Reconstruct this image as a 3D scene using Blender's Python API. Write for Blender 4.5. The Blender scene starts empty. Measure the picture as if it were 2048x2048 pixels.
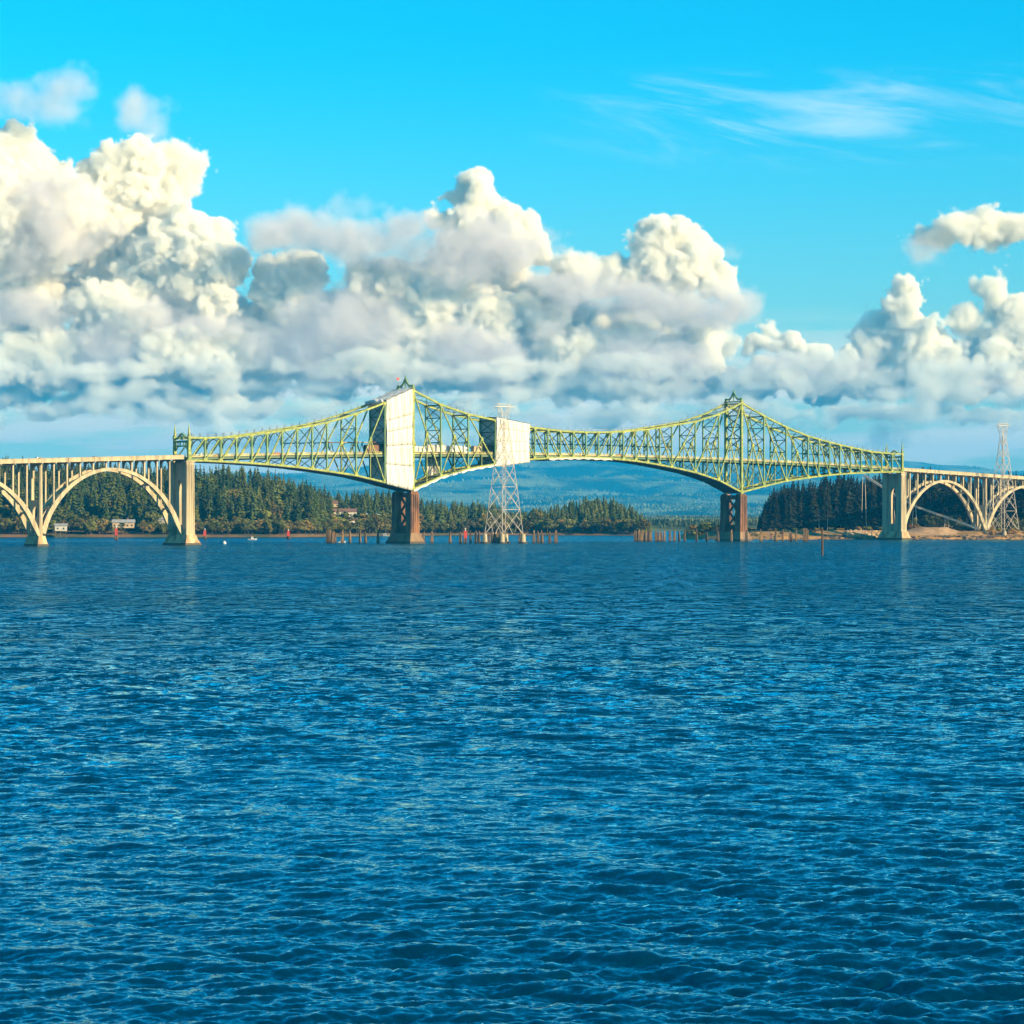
import bpy, bmesh, math, random
import numpy as np
from mathutils import Vector, Matrix

# ------------------------------------------------------------------ camera, sky, sun, exposure
F, CX, HY, CAMZ = 5200.0, 1024.0, 1036.0, 13.5          # focal length in 2048-px units, centre, horizon, eye height
sc = bpy.context.scene
COL = sc.collection
cam = bpy.data.cameras.new('camera')
cam_ob = bpy.data.objects.new('camera', cam); COL.objects.link(cam_ob)
cam_ob.location = (0, 0, CAMZ); cam_ob.rotation_euler = (math.pi / 2, 0, 0)
cam.sensor_width = 36; cam.lens = 36 * F / 2048; cam.shift_y = (HY - 1024) / 2048
cam.clip_start = 1; cam.clip_end = 120000
sc.camera = cam_ob

SUN = Vector((0.84, -0.53, 0.40)).normalized()
w = bpy.data.worlds.new('World'); sc.world = w; w.use_nodes = True
wt = w.node_tree; WN = wt.nodes; WL = wt.links.new
bg = WN['Background']; bg.inputs[1].default_value = 0.078
sky = WN.new('ShaderNodeTexSky'); sky.sky_type = 'NISHITA'; sky.sun_disc = False
sky.sun_elevation = math.asin(SUN.z); sky.sun_rotation = math.atan2(SUN.x, SUN.y)
sky.altitude = 0; sky.air_density = 1.0; sky.dust_density = 0.3; sky.ozone_density = 2.0


def wmath(op, a, b=None, c=None, clamp=False):
    m = WN.new('ShaderNodeMath'); m.operation = op; m.use_clamp = clamp
    for i, q in enumerate((a, b, c)):
        if q is None: continue
        if isinstance(q, (int, float)): m.inputs[i].default_value = q
        else: WL(q, m.inputs[i])
    return m.outputs[0]


def wstep(v, a, b):
    m = WN.new('ShaderNodeMapRange'); m.interpolation_type = 'SMOOTHSTEP'
    WL(v, m.inputs['Value']); m.inputs['From Min'].default_value = a; m.inputs['From Max'].default_value = b
    return m.outputs[0]


def wnoise(vec, scale, detail, rough, dist=0.0):
    m = WN.new('ShaderNodeTexNoise'); WL(vec, m.inputs['Vector']); m.inputs['Scale'].default_value = scale
    m.inputs['Detail'].default_value = detail; m.inputs['Roughness'].default_value = rough; m.inputs['Distortion'].default_value = dist
    return m.outputs['Fac']


def wmap(vec, scale, loc=(0, 0, 0), rot=(0, 0, 0)):
    m = WN.new('ShaderNodeMapping'); WL(vec, m.inputs[0]); m.inputs['Scale'].default_value = scale
    m.inputs['Location'].default_value = loc; m.inputs['Rotation'].default_value = rot
    return m.outputs[0]


tint = WN.new('ShaderNodeMix'); tint.data_type = 'RGBA'; tint.blend_type = 'MULTIPLY'
tint.inputs['Factor'].default_value = 1.0
WL(sky.outputs[0], tint.inputs['A']); 
wtc = WN.new('ShaderNodeTexCoord'); wsep = WN.new('ShaderNodeSeparateXYZ'); WL(wtc.outputs['Generated'], wsep.inputs[0])
elev = wsep.outputs[2]
tc_ = WN.new('ShaderNodeMix'); tc_.data_type = 'RGBA'; WL(wstep(elev, 0.0, 0.19), tc_.inputs['Factor'])
tc_.inputs['A'].default_value = (0.66, 0.88, 0.80, 1); tc_.inputs['B'].default_value = (0.02, 1.03, 1.26, 1)
WL(tc_.outputs['Result'], tint.inputs['B'])
# thin high cirrus, drawn out in long streaks
wcb = WN.new('ShaderNodeCombineXYZ'); WL(wsep.outputs[0], wcb.inputs[0]); WL(wsep.outputs[1], wcb.inputs[1]); WL(wmath('MULTIPLY_ADD', wsep.outputs[0], 0.16, elev), wcb.inputs[2])
cir = wnoise(wmap(wcb.outputs[0], (11, 11, 70)), 1.0, 5, 0.6, 0.5)
cirb = wnoise(wmap(wtc.outputs['Generated'], (5.0, 5.0, 16), loc=(0.35, 0.0, 0.55)), 1.0, 2, 0.5)
cmask = wmath('MULTIPLY', wmath('MULTIPLY', wstep(elev, 0.128, 0.146), wstep(elev, 0.172, 0.160)), wstep(wsep.outputs[0], 0.0, 0.08))
cfac = wmath('MULTIPLY', wmath('MULTIPLY', wstep(cir, 0.42, 0.80), wstep(cirb, 0.28, 0.50)), wmath('MULTIPLY', cmask, 0.42))
# low flat stratus towards the horizon
st = wnoise(wmap(wtc.outputs['Generated'], (9, 9, 75), loc=(1.3, 0, 0.2)), 1.0, 7, 0.55, 0.25)
smask = wmath('MULTIPLY', wstep(elev, 0.085, 0.045), wstep(elev, -0.01, 0.012))
sfac = wmath('MULTIPLY', wmath('MULTIPLY', wstep(st, 0.42, 0.58), smask), 0.9)
mx1 = WN.new('ShaderNodeMix'); mx1.data_type = 'RGBA'; WL(cfac, mx1.inputs['Factor'])
WL(tint.outputs['Result'], mx1.inputs['A']); mx1.inputs['B'].default_value = (8.4, 8.4, 8.0, 1)
mx2 = WN.new('ShaderNodeMix'); mx2.data_type = 'RGBA'; WL(sfac, mx2.inputs['Factor'])
WL(mx1.outputs['Result'], mx2.inputs['A']); mx2.inputs['B'].default_value = (7.6, 6.9, 5.6, 1)
WL(mx2.outputs['Result'], bg.inputs[0])

sun = bpy.data.lights.new('sun', 'SUN'); sun.energy = 5.0; sun.angle = math.radians(0.53); sun.color = (1.0, 0.775, 0.44)
sun_ob = bpy.data.objects.new('sun', sun); COL.objects.link(sun_ob)
sun_ob.rotation_euler = SUN.to_track_quat('Z', 'Y').to_euler(); sun_ob.location = (500, -300, 400)

sc.view_settings.view_transform = 'Standard'; sc.view_settings.look = 'None'
sc.view_settings.gamma = 1; sc.view_settings.use_curve_mapping = False
sc.view_settings.exposure = 1.03
cy = sc.cycles
cy.use_denoising = True; cy.use_adaptive_sampling = True; cy.adaptive_threshold = 0.04; cy.adaptive_min_samples = 16
cy.max_bounces = 12; cy.diffuse_bounces = 2; cy.glossy_bounces = 2; cy.volume_bounces = 10
cy.transparent_max_bounces = 12; cy.transmission_bounces = 4; cy.volume_step_rate = 3.2
cy.sample_clamp_indirect = 6; cy.caustics_reflective = False; cy.caustics_refractive = False

rnd = random.Random(7)
rng = np.random.default_rng(11)

# ------------------------------------------------------------------ helpers


def at(u, v, Y):                                          # photo pixel at a given distance -> point of the place
    return Vector(((u - CX) * Y / F, Y, CAMZ + (HY - v) * Y / F))


def new_mat(name):
    m = bpy.data.materials.new(name); m.use_nodes = True
    return m, m.node_tree.nodes, m.node_tree.links.new, m.node_tree.nodes['Principled BSDF']


def mat(name, c1, c2=None, scale=0.2, rough=0.8, stretch=(1, 1, 1), metal=0.0, bump=0.0, bscale=2.0, detail=6, spec=0.4, obj=False, lo=0.35, hi=0.65):
    """two-tone procedural surface: base colour wandering between c1 and c2, fine relief"""
    m, N, L, b = new_mat(name)
    b.inputs['Roughness'].default_value = rough; b.inputs['Metallic'].default_value = metal
    b.inputs['Specular IOR Level'].default_value = spec
    tc = N.new('ShaderNodeTexCoord'); mp = N.new('ShaderNodeMapping'); L(tc.outputs['Object'], mp.inputs[0])
    if not obj:
        ge = N.new('ShaderNodeNewGeometry'); L(ge.outputs['Position'], mp.inputs[0])
    mp.inputs['Scale'].default_value = stretch
    if c2 is None: c2 = tuple(x * 0.75 for x in c1)
    no = N.new('ShaderNodeTexNoise'); L(mp.outputs[0], no.inputs['Vector']); no.inputs['Scale'].default_value = scale
    no.inputs['Detail'].default_value = detail; no.inputs['Roughness'].default_value = 0.6
    mr = N.new('ShaderNodeMapRange'); mr.interpolation_type = 'SMOOTHSTEP'; L(no.outputs['Fac'], mr.inputs['Value'])
    mr.inputs['From Min'].default_value = lo; mr.inputs['From Max'].default_value = hi
    mx = N.new('ShaderNodeMix'); mx.data_type = 'RGBA'; L(mr.outputs[0], mx.inputs['Factor'])
    mx.inputs['A'].default_value = (*c1, 1); mx.inputs['B'].default_value = (*c2, 1)
    L(mx.outputs['Result'], b.inputs['Base Color'])
    if bump > 0:
        n2 = N.new('ShaderNodeTexNoise'); L(mp.outputs[0], n2.inputs['Vector']); n2.inputs['Scale'].default_value = bscale; n2.inputs['Detail'].default_value = 5
        bp = N.new('ShaderNodeBump'); bp.inputs['Strength'].default_value = bump; bp.inputs['Distance'].default_value = 0.3
        L(n2.outputs['Fac'], bp.inputs['Height']); L(bp.outputs[0], b.inputs['Normal'])
    return m


class MB:
    def __init__(self): self.v = []; self.f = []

    def add(self, vs, fs):
        o = len(self.v); self.v += [tuple(p) for p in vs]; self.f += [tuple(i + o for i in f) for f in fs]

    BOXF = [(0, 3, 2, 1), (4, 5, 6, 7), (0, 1, 5, 4), (1, 2, 6, 5), (2, 3, 7, 6), (3, 0, 4, 7)]

    def hexa(self, q):                                    # 8 corners: bottom ring then top ring
        self.add(q, self.BOXF)

    def box(self, c, s, fr=None, top=(1, 1)):
        """box centred on c (x,y) with its base at c.z; fr maps local coordinates to the place; top = taper of the upper face"""
        a, b, h = s[0] / 2, s[1] / 2, s[2]
        q = [(-a, -b, 0), (a, -b, 0), (a, b, 0), (-a, b, 0)]
        q += [(x * top[0], y * top[1], h) for x, y, _ in q]
        q = [(x + c[0], y + c[1], z + c[2]) for x, y, z in q]
        self.hexa([fr(*p) for p in q] if fr else q)

    def bar(self, p0, p1, wd, hd, up=None):
        """straight member of section wd (sideways) x hd (along up)"""
        p0 = Vector(p0); p1 = Vector(p1); d = (p1 - p0).normalized()
        up = Vector(up) if up is not None else Vector((0, 0, 1))
        if abs(d.dot(up)) > 0.98: up = Vector((1, 0, 0)) if abs(d.x) < 0.9 else Vector((0, 1, 0))
        s = d.cross(up).normalized() * (wd / 2); t = s.cross(d).normalized() * (hd / 2)
        q = []
        for p in (p0, p1): q += [p - s - t, p + s - t, p + s + t, p - s + t]
        self.add(q, [(0, 1, 2, 3), (7, 6, 5, 4), (0, 4, 5, 1), (1, 5, 6, 2), (2, 6, 7, 3), (3, 7, 4, 0)])

    def tube(self, pts, rad, n=6, caps=True):
        pts = [Vector(p) for p in pts]; rad = rad if isinstance(rad, (list, tuple)) else [rad] * len(pts)
        o = len(self.v)
        for i, p in enumerate(pts):
            d = (pts[min(i + 1, len(pts) - 1)] - pts[max(i - 1, 0)]).normalized()
            a = Vector((0, 0, 1)) if abs(d.z) < 0.9 else Vector((1, 0, 0))
            s = d.cross(a).normalized(); t = d.cross(s)
            for k in range(n):
                an = 2 * math.pi * k / n
                self.v.append(tuple(p + (s * math.cos(an) + t * math.sin(an)) * rad[i]))
        for i in range(len(pts) - 1):
            for k in range(n):
                a, b = o + i * n + k, o + i * n + (k + 1) % n
                self.f.append((a, b, b + n, a + n))
        if caps:
            self.f.append(tuple(o + k for k in range(n))[::-1]); e = o + (len(pts) - 1) * n
            self.f.append(tuple(e + k for k in range(n)))

    def prism(self, poly, fr, a0, a1):
        """polygon of (p,q) pairs pushed from a0 to a1; fr(p,a,q) -> point"""
        n = len(poly); o = len(self.v)
        for a in (a0, a1): self.v += [tuple(fr(p, a, q)) for p, q in poly]
        self.f.append(tuple(o + i for i in range(n))); self.f.append(tuple(o + n + i for i in range(n))[::-1])
        for i in range(n):
            j = (i + 1) % n; self.f.append((o + i, o + i + n, o + j + n, o + j))

    def mesh(self, name, m, smooth=False):
        me = bpy.data.meshes.new(name); me.from_pydata(self.v, [], self.f)
        bm = bmesh.new(); bm.from_mesh(me); bmesh.ops.recalc_face_normals(bm, faces=bm.faces); bm.to_mesh(me); bm.free()
        if smooth: me.polygons.foreach_set('use_smooth', [True] * len(me.polygons))
        if m: me.materials.append(m)
        return me

    def build(self, name, m, parent=None, smooth=False):
        o = bpy.data.objects.new(name, self.mesh(name, m, smooth)); COL.objects.link(o); o.parent = parent
        return o


def tag(o, label=None, cat=None, group=None, kind=None):
    for k, v in (('label', label), ('category', cat), ('group', group), ('kind', kind)):
        if v: o[k] = v
    return o


def thing(name, label, cat, group=None, loc=(0, 0, 0)):
    """an Empty at the thing's foot; its parts are built in world coordinates, so the Empty keeps an inverse offset"""
    o = bpy.data.objects.new(name, None); COL.objects.link(o); o.location = loc; o.empty_display_size = 2
    return tag(o, label, cat, group)


def part(mb, name, m, root, smooth=False, sub=None):
    o = mb.build(name, m, sub or root, smooth)
    if sub is None: o.matrix_parent_inverse = Matrix.Translation(-Vector(root.location))
    return o


def copy_tree(o, parent=None):
    c = o.copy(); COL.objects.link(c); c.parent = parent
    for ch in list(o.children): copy_tree(ch, c)
    return c


ORD = ['first', 'second', 'third', 'fourth', 'fifth', 'sixth', 'seventh', 'eighth', 'ninth', 'tenth', 'eleventh', 'twelfth', 'thirteenth', 'fourteenth', 'fifteenth', 'sixteenth']

# ------------------------------------------------------------------ materials
M = {}
M['steel'] = mat('green_paint', (0.38, 0.38, 0.06), (0.15, 0.20, 0.045), 0.7, 0.55, bump=0.1)
M['steel_post'] = mat('green_post_paint', (0.12, 0.23, 0.08), (0.19, 0.27, 0.08), 0.35, 0.55)
M['steel_dark'] = mat('green_paint_shaded', (0.07, 0.13, 0.07), (0.12, 0.16, 0.07), 0.3, 0.6)  # darker copy of the truss green; under-deck shade is put into it
M['rail'] = mat('rail_paint', (0.55, 0.52, 0.16), (0.50, 0.36, 0.14), 0.2, 0.6)
M['asphalt'] = mat('asphalt', (0.06, 0.058, 0.055), (0.045, 0.045, 0.045), 0.5, 0.9)
M['concrete'] = mat('pale_concrete', (0.50, 0.405, 0.25), (0.23, 0.18, 0.11), 0.45, 0.9, (1, 1, 0.10), bump=0.3, bscale=0.8, lo=0.38, hi=0.78)
M['algae'] = mat('tide_band', (0.045, 0.04, 0.022), (0.09, 0.06, 0.03), 0.4, 0.7, (1, 1, 0.4))
M['house_white'] = mat('faded_white_siding', (0.60, 0.54, 0.44), (0.48, 0.43, 0.34), 0.6, 0.9)
M['concrete_stain'] = mat('stained_concrete', (0.60, 0.44, 0.24), (0.28, 0.16, 0.07), 0.3, 0.9, (1, 1, 0.22), bump=0.3, bscale=0.7)
M['pier_brown'] = mat('rust_stained_concrete', (0.30, 0.135, 0.055), (0.09, 0.045, 0.025), 0.22, 0.9, (1, 1, 0.3), bump=0.4, bscale=0.8)
M['base_brown'] = mat('brown_base_concrete', (0.30, 0.19, 0.10), (0.17, 0.10, 0.055), 0.16, 0.9, (1, 1, 0.25), bump=0.3, bscale=0.7)
M['tarp'] = mat('white_tarpaulin', (0.66, 0.62, 0.54), (0.40, 0.36, 0.30), 0.55, 0.7, (1, 1, 0.07), lo=0.45, hi=0.85)
M['tarp_old'] = mat('grimy_tarpaulin', (0.62, 0.57, 0.50), (0.42, 0.36, 0.30), 0.3, 0.7)
M['tarp_grey'] = mat('grey_screen', (0.72, 0.66, 0.60), (0.58, 0.54, 0.50), 0.4, 0.8)
M['soffit'] = mat('dark_work_deck', (0.10, 0.08, 0.075), (0.07, 0.06, 0.06), 0.2, 0.9)
M['galv'] = mat('galvanised_steel', (0.62, 0.52, 0.40), (0.50, 0.40, 0.30), 0.4, 0.5, metal=0.2)
M['timber'] = mat('weathered_timber', (0.25, 0.155, 0.07), (0.09, 0.055, 0.03), 0.8, 0.9, (1, 1, 0.15), bump=0.3)
M['timber_dark'] = mat('dark_timber', (0.13, 0.07, 0.03), (0.06, 0.035, 0.018), 0.8, 0.9, (1, 1, 0.15))
M['timber_wet'] = mat('wet_timber', (0.07, 0.05, 0.03), (0.04, 0.035, 0.02), 0.8, 0.6)
M['red'] = mat('red_board', (0.62, 0.05, 0.03), (0.50, 0.06, 0.03), 0.6, 0.6)
M['white'] = mat('white_paint', (0.80, 0.79, 0.76), (0.70, 0.68, 0.64), 0.4, 0.5)
M['carred'] = mat('red_car_paint', (0.55, 0.02, 0.02), (0.50, 0.03, 0.02), 0.4, 0.3)
M['cardark'] = mat('dark_car_paint', (0.03, 0.035, 0.05), (0.02, 0.02, 0.03), 0.4, 0.3)
M['carsilver'] = mat('silver_car_paint', (0.45, 0.45, 0.46), (0.40, 0.40, 0.41), 0.4, 0.3, metal=0.3)
M['glass'] = mat('dark_glass', (0.03, 0.04, 0.05), (0.02, 0.03, 0.04), 0.3, 0.1)
M['tyre'] = mat('tyre_rubber', (0.02, 0.02, 0.02), (0.03, 0.03, 0.03), 2, 0.9)
M['brownroof'] = mat('brown_roof', (0.22, 0.11, 0.07), (0.16, 0.08, 0.05), 0.5, 0.9)
M['greyroof'] = mat('grey_roof', (0.32, 0.31, 0.30), (0.24, 0.23, 0.22), 0.5, 0.9)
M['wood_wall'] = mat('tan_siding', (0.55, 0.40, 0.24), (0.46, 0.32, 0.19), 0.6, 0.9)
M['bark'] = mat('bark', (0.10, 0.07, 0.045), (0.06, 0.045, 0.03), 0.6, 0.95)
M['hillground'] = mat('forest_floor', (0.07, 0.065, 0.02), (0.20, 0.11, 0.05), 0.03, 1.0)
M['bank'] = mat('dry_grass_bank', (0.50, 0.25, 0.075), (0.17, 0.11, 0.03), 0.16, 1.0, bump=0.6, bscale=0.4)
M['sand'] = mat('sand', (0.44, 0.28, 0.15), (0.28, 0.17, 0.085), 0.15, 1.0, bump=0.5, bscale=0.5)
M['rock'] = mat('pale_boulder', (0.55, 0.36, 0.19), (0.30, 0.18, 0.085), 0.35, 0.95)
M['rockdark'] = mat('wet_boulder', (0.16, 0.11, 0.07), (0.08, 0.06, 0.045), 0.3, 0.9)


def leaf_mat(name, c1, c2, scale):
    m = mat(name, c1, c2, scale, 0.85, spec=0.15, detail=3)
    N = m.node_tree.nodes; L = m.node_tree.links.new; b = N['Principled BSDF']
    oi = N.new('ShaderNodeObjectInfo'); hs = N.new('ShaderNodeHueSaturation')
    mr = N.new('ShaderNodeMapRange'); L(oi.outputs['Random'], mr.inputs['Value']); mr.inputs['To Min'].default_value = 0.6; mr.inputs['To Max'].default_value = 1.5
    L(mr.outputs[0], hs.inputs['Value'])
    src = b.inputs['Base Color'].links[0].from_socket
    L(src, hs.inputs['Color']); L(hs.outputs[0], b.inputs['Base Color'])
    return m


M['needle'] = leaf_mat('conifer_needles', (0.026, 0.050, 0.013), (0.085, 0.095, 0.018), 0.05)
M['needle_shaded'] = leaf_mat('shaded_spruce_needles', (0.006, 0.011, 0.009), (0.022, 0.022, 0.009), 0.06)  # shade over the right-hand wood is put into the needle colour
M['leaf_green'] = leaf_mat('olive_leaves', (0.17, 0.165, 0.03), (0.08, 0.09, 0.018), 0.08)
M['leaf_rust'] = leaf_mat('autumn_leaves', (0.23, 0.155, 0.035), (0.12, 0.105, 0.02), 0.08)
M['shrub'] = leaf_mat('shrub_leaves', (0.16, 0.12, 0.02), (0.24, 0.11, 0.03), 0.12)

# ------------------------------------------------------------------ water
def ocean_tile(N, Lm, l0, l1, rms, wind=(-0.35, -1.0), spread=5.0):
    k1 = np.fft.fftfreq(N, Lm / N) * 2 * math.pi
    kx, ky = np.meshgrid(k1, k1, indexing='ij'); k = np.hypot(kx, ky); k[0, 0] = 1
    wx, wy = np.array(wind) / np.hypot(*wind)
    c = np.abs((kx * wx + ky * wy) / k)
    lam = 2 * math.pi / k
    P = k ** -3.2 * (0.08 + c ** spread) * np.exp(-(l0 / lam) ** 6 * 0.3) * np.exp(-(lam / l1) ** 6 * 0.3)
    P[0, 0] = 0
    h = (rng.normal(size=(N, N)) + 1j * rng.normal(size=(N, N))) * np.sqrt(P)
    H = np.fft.ifft2(h).real; sfac = rms / H.std()
    Dx = np.fft.ifft2(-1j * kx / k * h).real * sfac; Dy = np.fft.ifft2(-1j * ky / k * h).real * sfac
    return (H * sfac).astype(np.float32), Dx.astype(np.float32), Dy.astype(np.float32), Lm


def samp(T, x, y, Lm):
    N = T.shape[0]; p = (x / Lm * N) % N; q = (y / Lm * N) % N
    i = np.floor(p).astype(int); j = np.floor(q).astype(int); f = (p - i).astype(np.float32); g = (q - j).astype(np.float32)
    i %= N; j %= N; i2 = (i + 1) % N; j2 = (j + 1) % N
    return (T[i, j] * (1 - f) + T[i2, j] * f) * (1 - g) + (T[i, j2] * (1 - f) + T[i2, j2] * f) * g


def vnoise(x, y, wl, seed):
    r = np.random.default_rng(seed); T = r.random((64, 64)).astype(np.float32) * 2 - 1
    return samp(T, np.asarray(x, dtype=float) + seed * 13.7, np.asarray(y, dtype=float) + seed * 7.1, wl * 64)


def sstep(x, a, b):
    t = np.clip((x - a) / (b - a), 0, 1); return t * t * (3 - 2 * t)


def build_water():
    ys = np.linspace(1.0 / 56.0, 1.0 / 1500.0, 860); Yr = 1.0 / ys
    Yr = np.concatenate([[-500, -20, 40], Yr, np.geomspace(1560, 26500, 48)])
    t = np.concatenate([[-11, -2, -0.6, -0.32], np.linspace(-0.235, 0.235, 560), [0.32, 0.6, 2, 11]])
    Yg, tg = np.meshgrid(Yr, t, indexing='ij')
    Xg = np.clip(tg * np.maximum(np.abs(Yg), 40), -11500, 11500)
    dY = np.gradient(Yr)[:, None]; dY = np.abs(dY)
    slope = np.zeros_like(Xg)
    Zg = np.zeros_like(Xg); X2 = Xg.copy(); Y2 = Yg.copy()
    inner = (np.abs(tg) < 0.236) & (Yg > 50)
    for N, Lm, l0, l1, rms, wind, lam in ((256, 97.0, 5, 16, 0.045, (-0.5, -1), 8), (384, 43.0, 1.5, 4.0, 0.050, (-0.40, -1), 2.8),
                                          (384, 19.3, 0.5, 1.5, 0.025, (0.30, -1), 1.0), (256, 7.1, 0.2, 0.55, 0.009, (-0.6, -1), 0.4)):
        H, Dx, Dy, Lm = ocean_tile(N, Lm, l0, l1, rms, wind)
        fade = np.clip(1.6 - dY * 2.2 / lam, 0, 1) * inner
        if lam < 5:   # gusty patches
            g = np.clip(0.95 + 0.42 * vnoise(Xg, Yg * 0.55, 16, 61) + 0.32 * vnoise(Xg * 0.5 + Yg * 0.2, Yg * 0.6, 34, 62), 0.3, 1.6)
            fade = fade * g
        slope += (1 - np.clip(1.6 - dY * 2.2 / lam, 0, 1)) * {8: 0.1, 2.8: 0.35, 1.0: 0.35, 0.4: 0.2}[lam]
        Zg += samp(H, Xg, Yg, Lm) * fade
        X2 += samp(Dx, Xg, Yg, Lm) * fade * 0.6; Y2 += samp(Dy, Xg, Yg, Lm) * fade * 0.6
    slope *= 1 - 0.55 * sstep(Yg, 1430, 1500)              # sheltered water near the far shore
    nr, nc = Xg.shape
    co = np.stack([X2, Y2, Zg], -1).reshape(-1, 3).astype(np.float32)
    idx = np.arange(nr * nc).reshape(nr, nc)
    f = np.stack([idx[:-1, :-1], idx[:-1, 1:], idx[1:, 1:], idx[1:, :-1]], -1).reshape(-1, 4)
    me = grid_mesh('water', co, f); a = me.attributes.new('chop', 'FLOAT', 'POINT'); a.data.foreach_set('value', slope.astype(np.float32).ravel())
    return me


def grid_mesh(name, co, f, smooth=True):
    me = bpy.data.meshes.new(name); me.vertices.add(len(co)); me.vertices.foreach_set('co', np.ascontiguousarray(co, dtype=np.float32).ravel())
    k = f.shape[1]
    me.loops.add(f.size); me.loops.foreach_set('vertex_index', f.ravel().astype(np.int32))
    me.polygons.add(len(f)); me.polygons.foreach_set('loop_start', np.arange(0, f.size, k, dtype=np.int32))
    me.update(calc_edges=True)
    me.polygons.foreach_set('use_smooth', np.full(len(f), smooth, dtype=bool))
    return me


wm, N, L, b = new_mat('bay_water')
N.remove(b)
wd_ = N.new('ShaderNodeBsdfDiffuse'); wd_.inputs['Color'].default_value = (0.0, 0.022, 0.050, 1)
wg_ = N.new('ShaderNodeBsdfGlossy'); wg_.inputs['Color'].default_value = (0.40, 0.86, 1.0, 1); wg_.inputs['Roughness'].default_value = 0.05
wf_ = N.new('ShaderNodeFresnel'); wf_.inputs['IOR'].default_value = 1.7
wx_ = N.new('ShaderNodeMixShader'); L(wf_.outputs[0], wx_.inputs[0]); L(wd_.outputs[0], wx_.inputs[1]); L(wg_.outputs[0], wx_.inputs[2]); L(wx_.outputs[0], N['Material Output'].inputs['Surface'])
ge = N.new('ShaderNodeNewGeometry')
acc = ge.outputs['Normal']
patch = N.new('ShaderNodeTexNoise'); mpp = N.new('ShaderNodeMapping'); L(ge.outputs['Position'], mpp.inputs[0]); mpp.inputs['Scale'].default_value = (0.006, 0.016, 0.01)
L(mpp.outputs[0], patch.inputs['Vector']); patch.inputs['Scale'].default_value = 1.0; patch.inputs['Detail'].default_value = 4
pm = N.new('ShaderNodeMapRange'); L(patch.outputs['Fac'], pm.inputs['Value']); pm.inputs['From Min'].default_value = 0.3; pm.inputs['From Max'].default_value = 0.7
pm.inputs['To Min'].default_value = 0.5; pm.inputs['To Max'].default_value = 1.4
at_ = N.new('ShaderNodeAttribute'); at_.attribute_name = 'chop'
for scl, amp, far, st_ in ((0.35, 0.0, 1.3, (1, 0.8, 1)), (1.5, 0.14, 1.4, (0.9, 1.1, 1)), (5.0, 0.30, 0.5, (1, 1, 1)), (13.0, 0.22, 0.0, (0.7, 1.3, 1))):
    mp = N.new('ShaderNodeMapping'); L(ge.outputs['Position'], mp.inputs[0]); mp.inputs['Scale'].default_value = st_
    no = N.new('ShaderNodeTexNoise'); L(mp.outputs[0], no.inputs['Vector']); no.inputs['Scale'].default_value = scl; no.inputs['Detail'].default_value = 2
    sb = N.new('ShaderNodeVectorMath'); sb.operation = 'SUBTRACT'; L(no.outputs['Color'], sb.inputs[0]); sb.inputs[1].default_value = (0.5, 0.5, 0.5)
    ml = N.new('ShaderNodeVectorMath'); ml.operation = 'MULTIPLY'; L(sb.outputs[0], ml.inputs[0]); ml.inputs[1].default_value = (1.5, 1.3, 0)
    am = N.new('ShaderNodeMath'); am.operation = 'MULTIPLY_ADD'; L(at_.outputs['Fac'], am.inputs[0]); am.inputs[1].default_value = far; am.inputs[2].default_value = amp
    pq = N.new('ShaderNodeMath'); pq.operation = 'MULTIPLY'; L(am.outputs[0], pq.inputs[0]); L(pm.outputs[0], pq.inputs[1])
    m2 = N.new('ShaderNodeVectorMath'); m2.operation = 'SCALE'; L(ml.outputs[0], m2.inputs[0]); L(pq.outputs[0], m2.inputs['Scale'])
    ad = N.new('ShaderNodeVectorMath'); ad.operation = 'ADD'; L(acc, ad.inputs[0]); L(m2.outputs[0], ad.inputs[1]); acc = ad.outputs[0]
tl_ = N.new('ShaderNodeVectorMath'); tl_.operation = 'SCALE'; tl_.inputs[0].default_value = (0.0, -0.22, 0); L(at_.outputs['Fac'], tl_.inputs['Scale'])   # leans far normals towards the viewer so they reflect higher sky
ad = N.new('ShaderNodeVectorMath'); ad.operation = 'ADD'; L(acc, ad.inputs[0]); L(tl_.outputs[0], ad.inputs[1]); acc = ad.outputs[0]
nn = N.new('ShaderNodeVectorMath'); nn.operation = 'NORMALIZE'; L(acc, nn.inputs[0]); 
for q_ in (wd_, wg_, wf_): L(nn.outputs[0], q_.inputs['Normal'])
me = build_water(); me.materials.append(wm)
water = bpy.data.objects.new('water', me); COL.objects.link(water); tag(water, kind='structure')

# ------------------------------------------------------------------ terrain
def prof(pts):
    a = np.array(pts, float); return lambda u: np.interp(u, a[:, 0], a[:, 1])


# tree-top skyline of the near woods, and their shoreline distance
TOP_L = prof([(-200, 915), (0, 918), (200, 925), (300, 936), (380, 934), (470, 934), (560, 945), (600, 960), (632, 974), (653, 972), (676, 984), (718, 984), (760, 982), (800, 993), (850, 1006), (927, 1010), (1000, 1014), (1100, 1024), (1141, 1008), (1172, 1000), (1224, 1002), (1250, 1012), (1276, 1024), (1292, 1044), (1304, 1062), (1330, 1080)])
SH_L = prof([(-300, 1826), (600, 1832), (690, 1900), (850, 2010), (1000, 2045), (1150, 2030), (1310, 2000)])
TOP_R = prof([(1490, 1075), (1512, 1058), (1525, 1030), (1533, 1004), (1546, 984), (1587, 968), (1650, 958), (1720, 948), (1760, 950), (1800, 957), (1843, 938), (1867, 944), (1900, 954), (1940, 956), (1979, 948), (2010, 950), (2048, 952), (2300, 950)])


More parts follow.
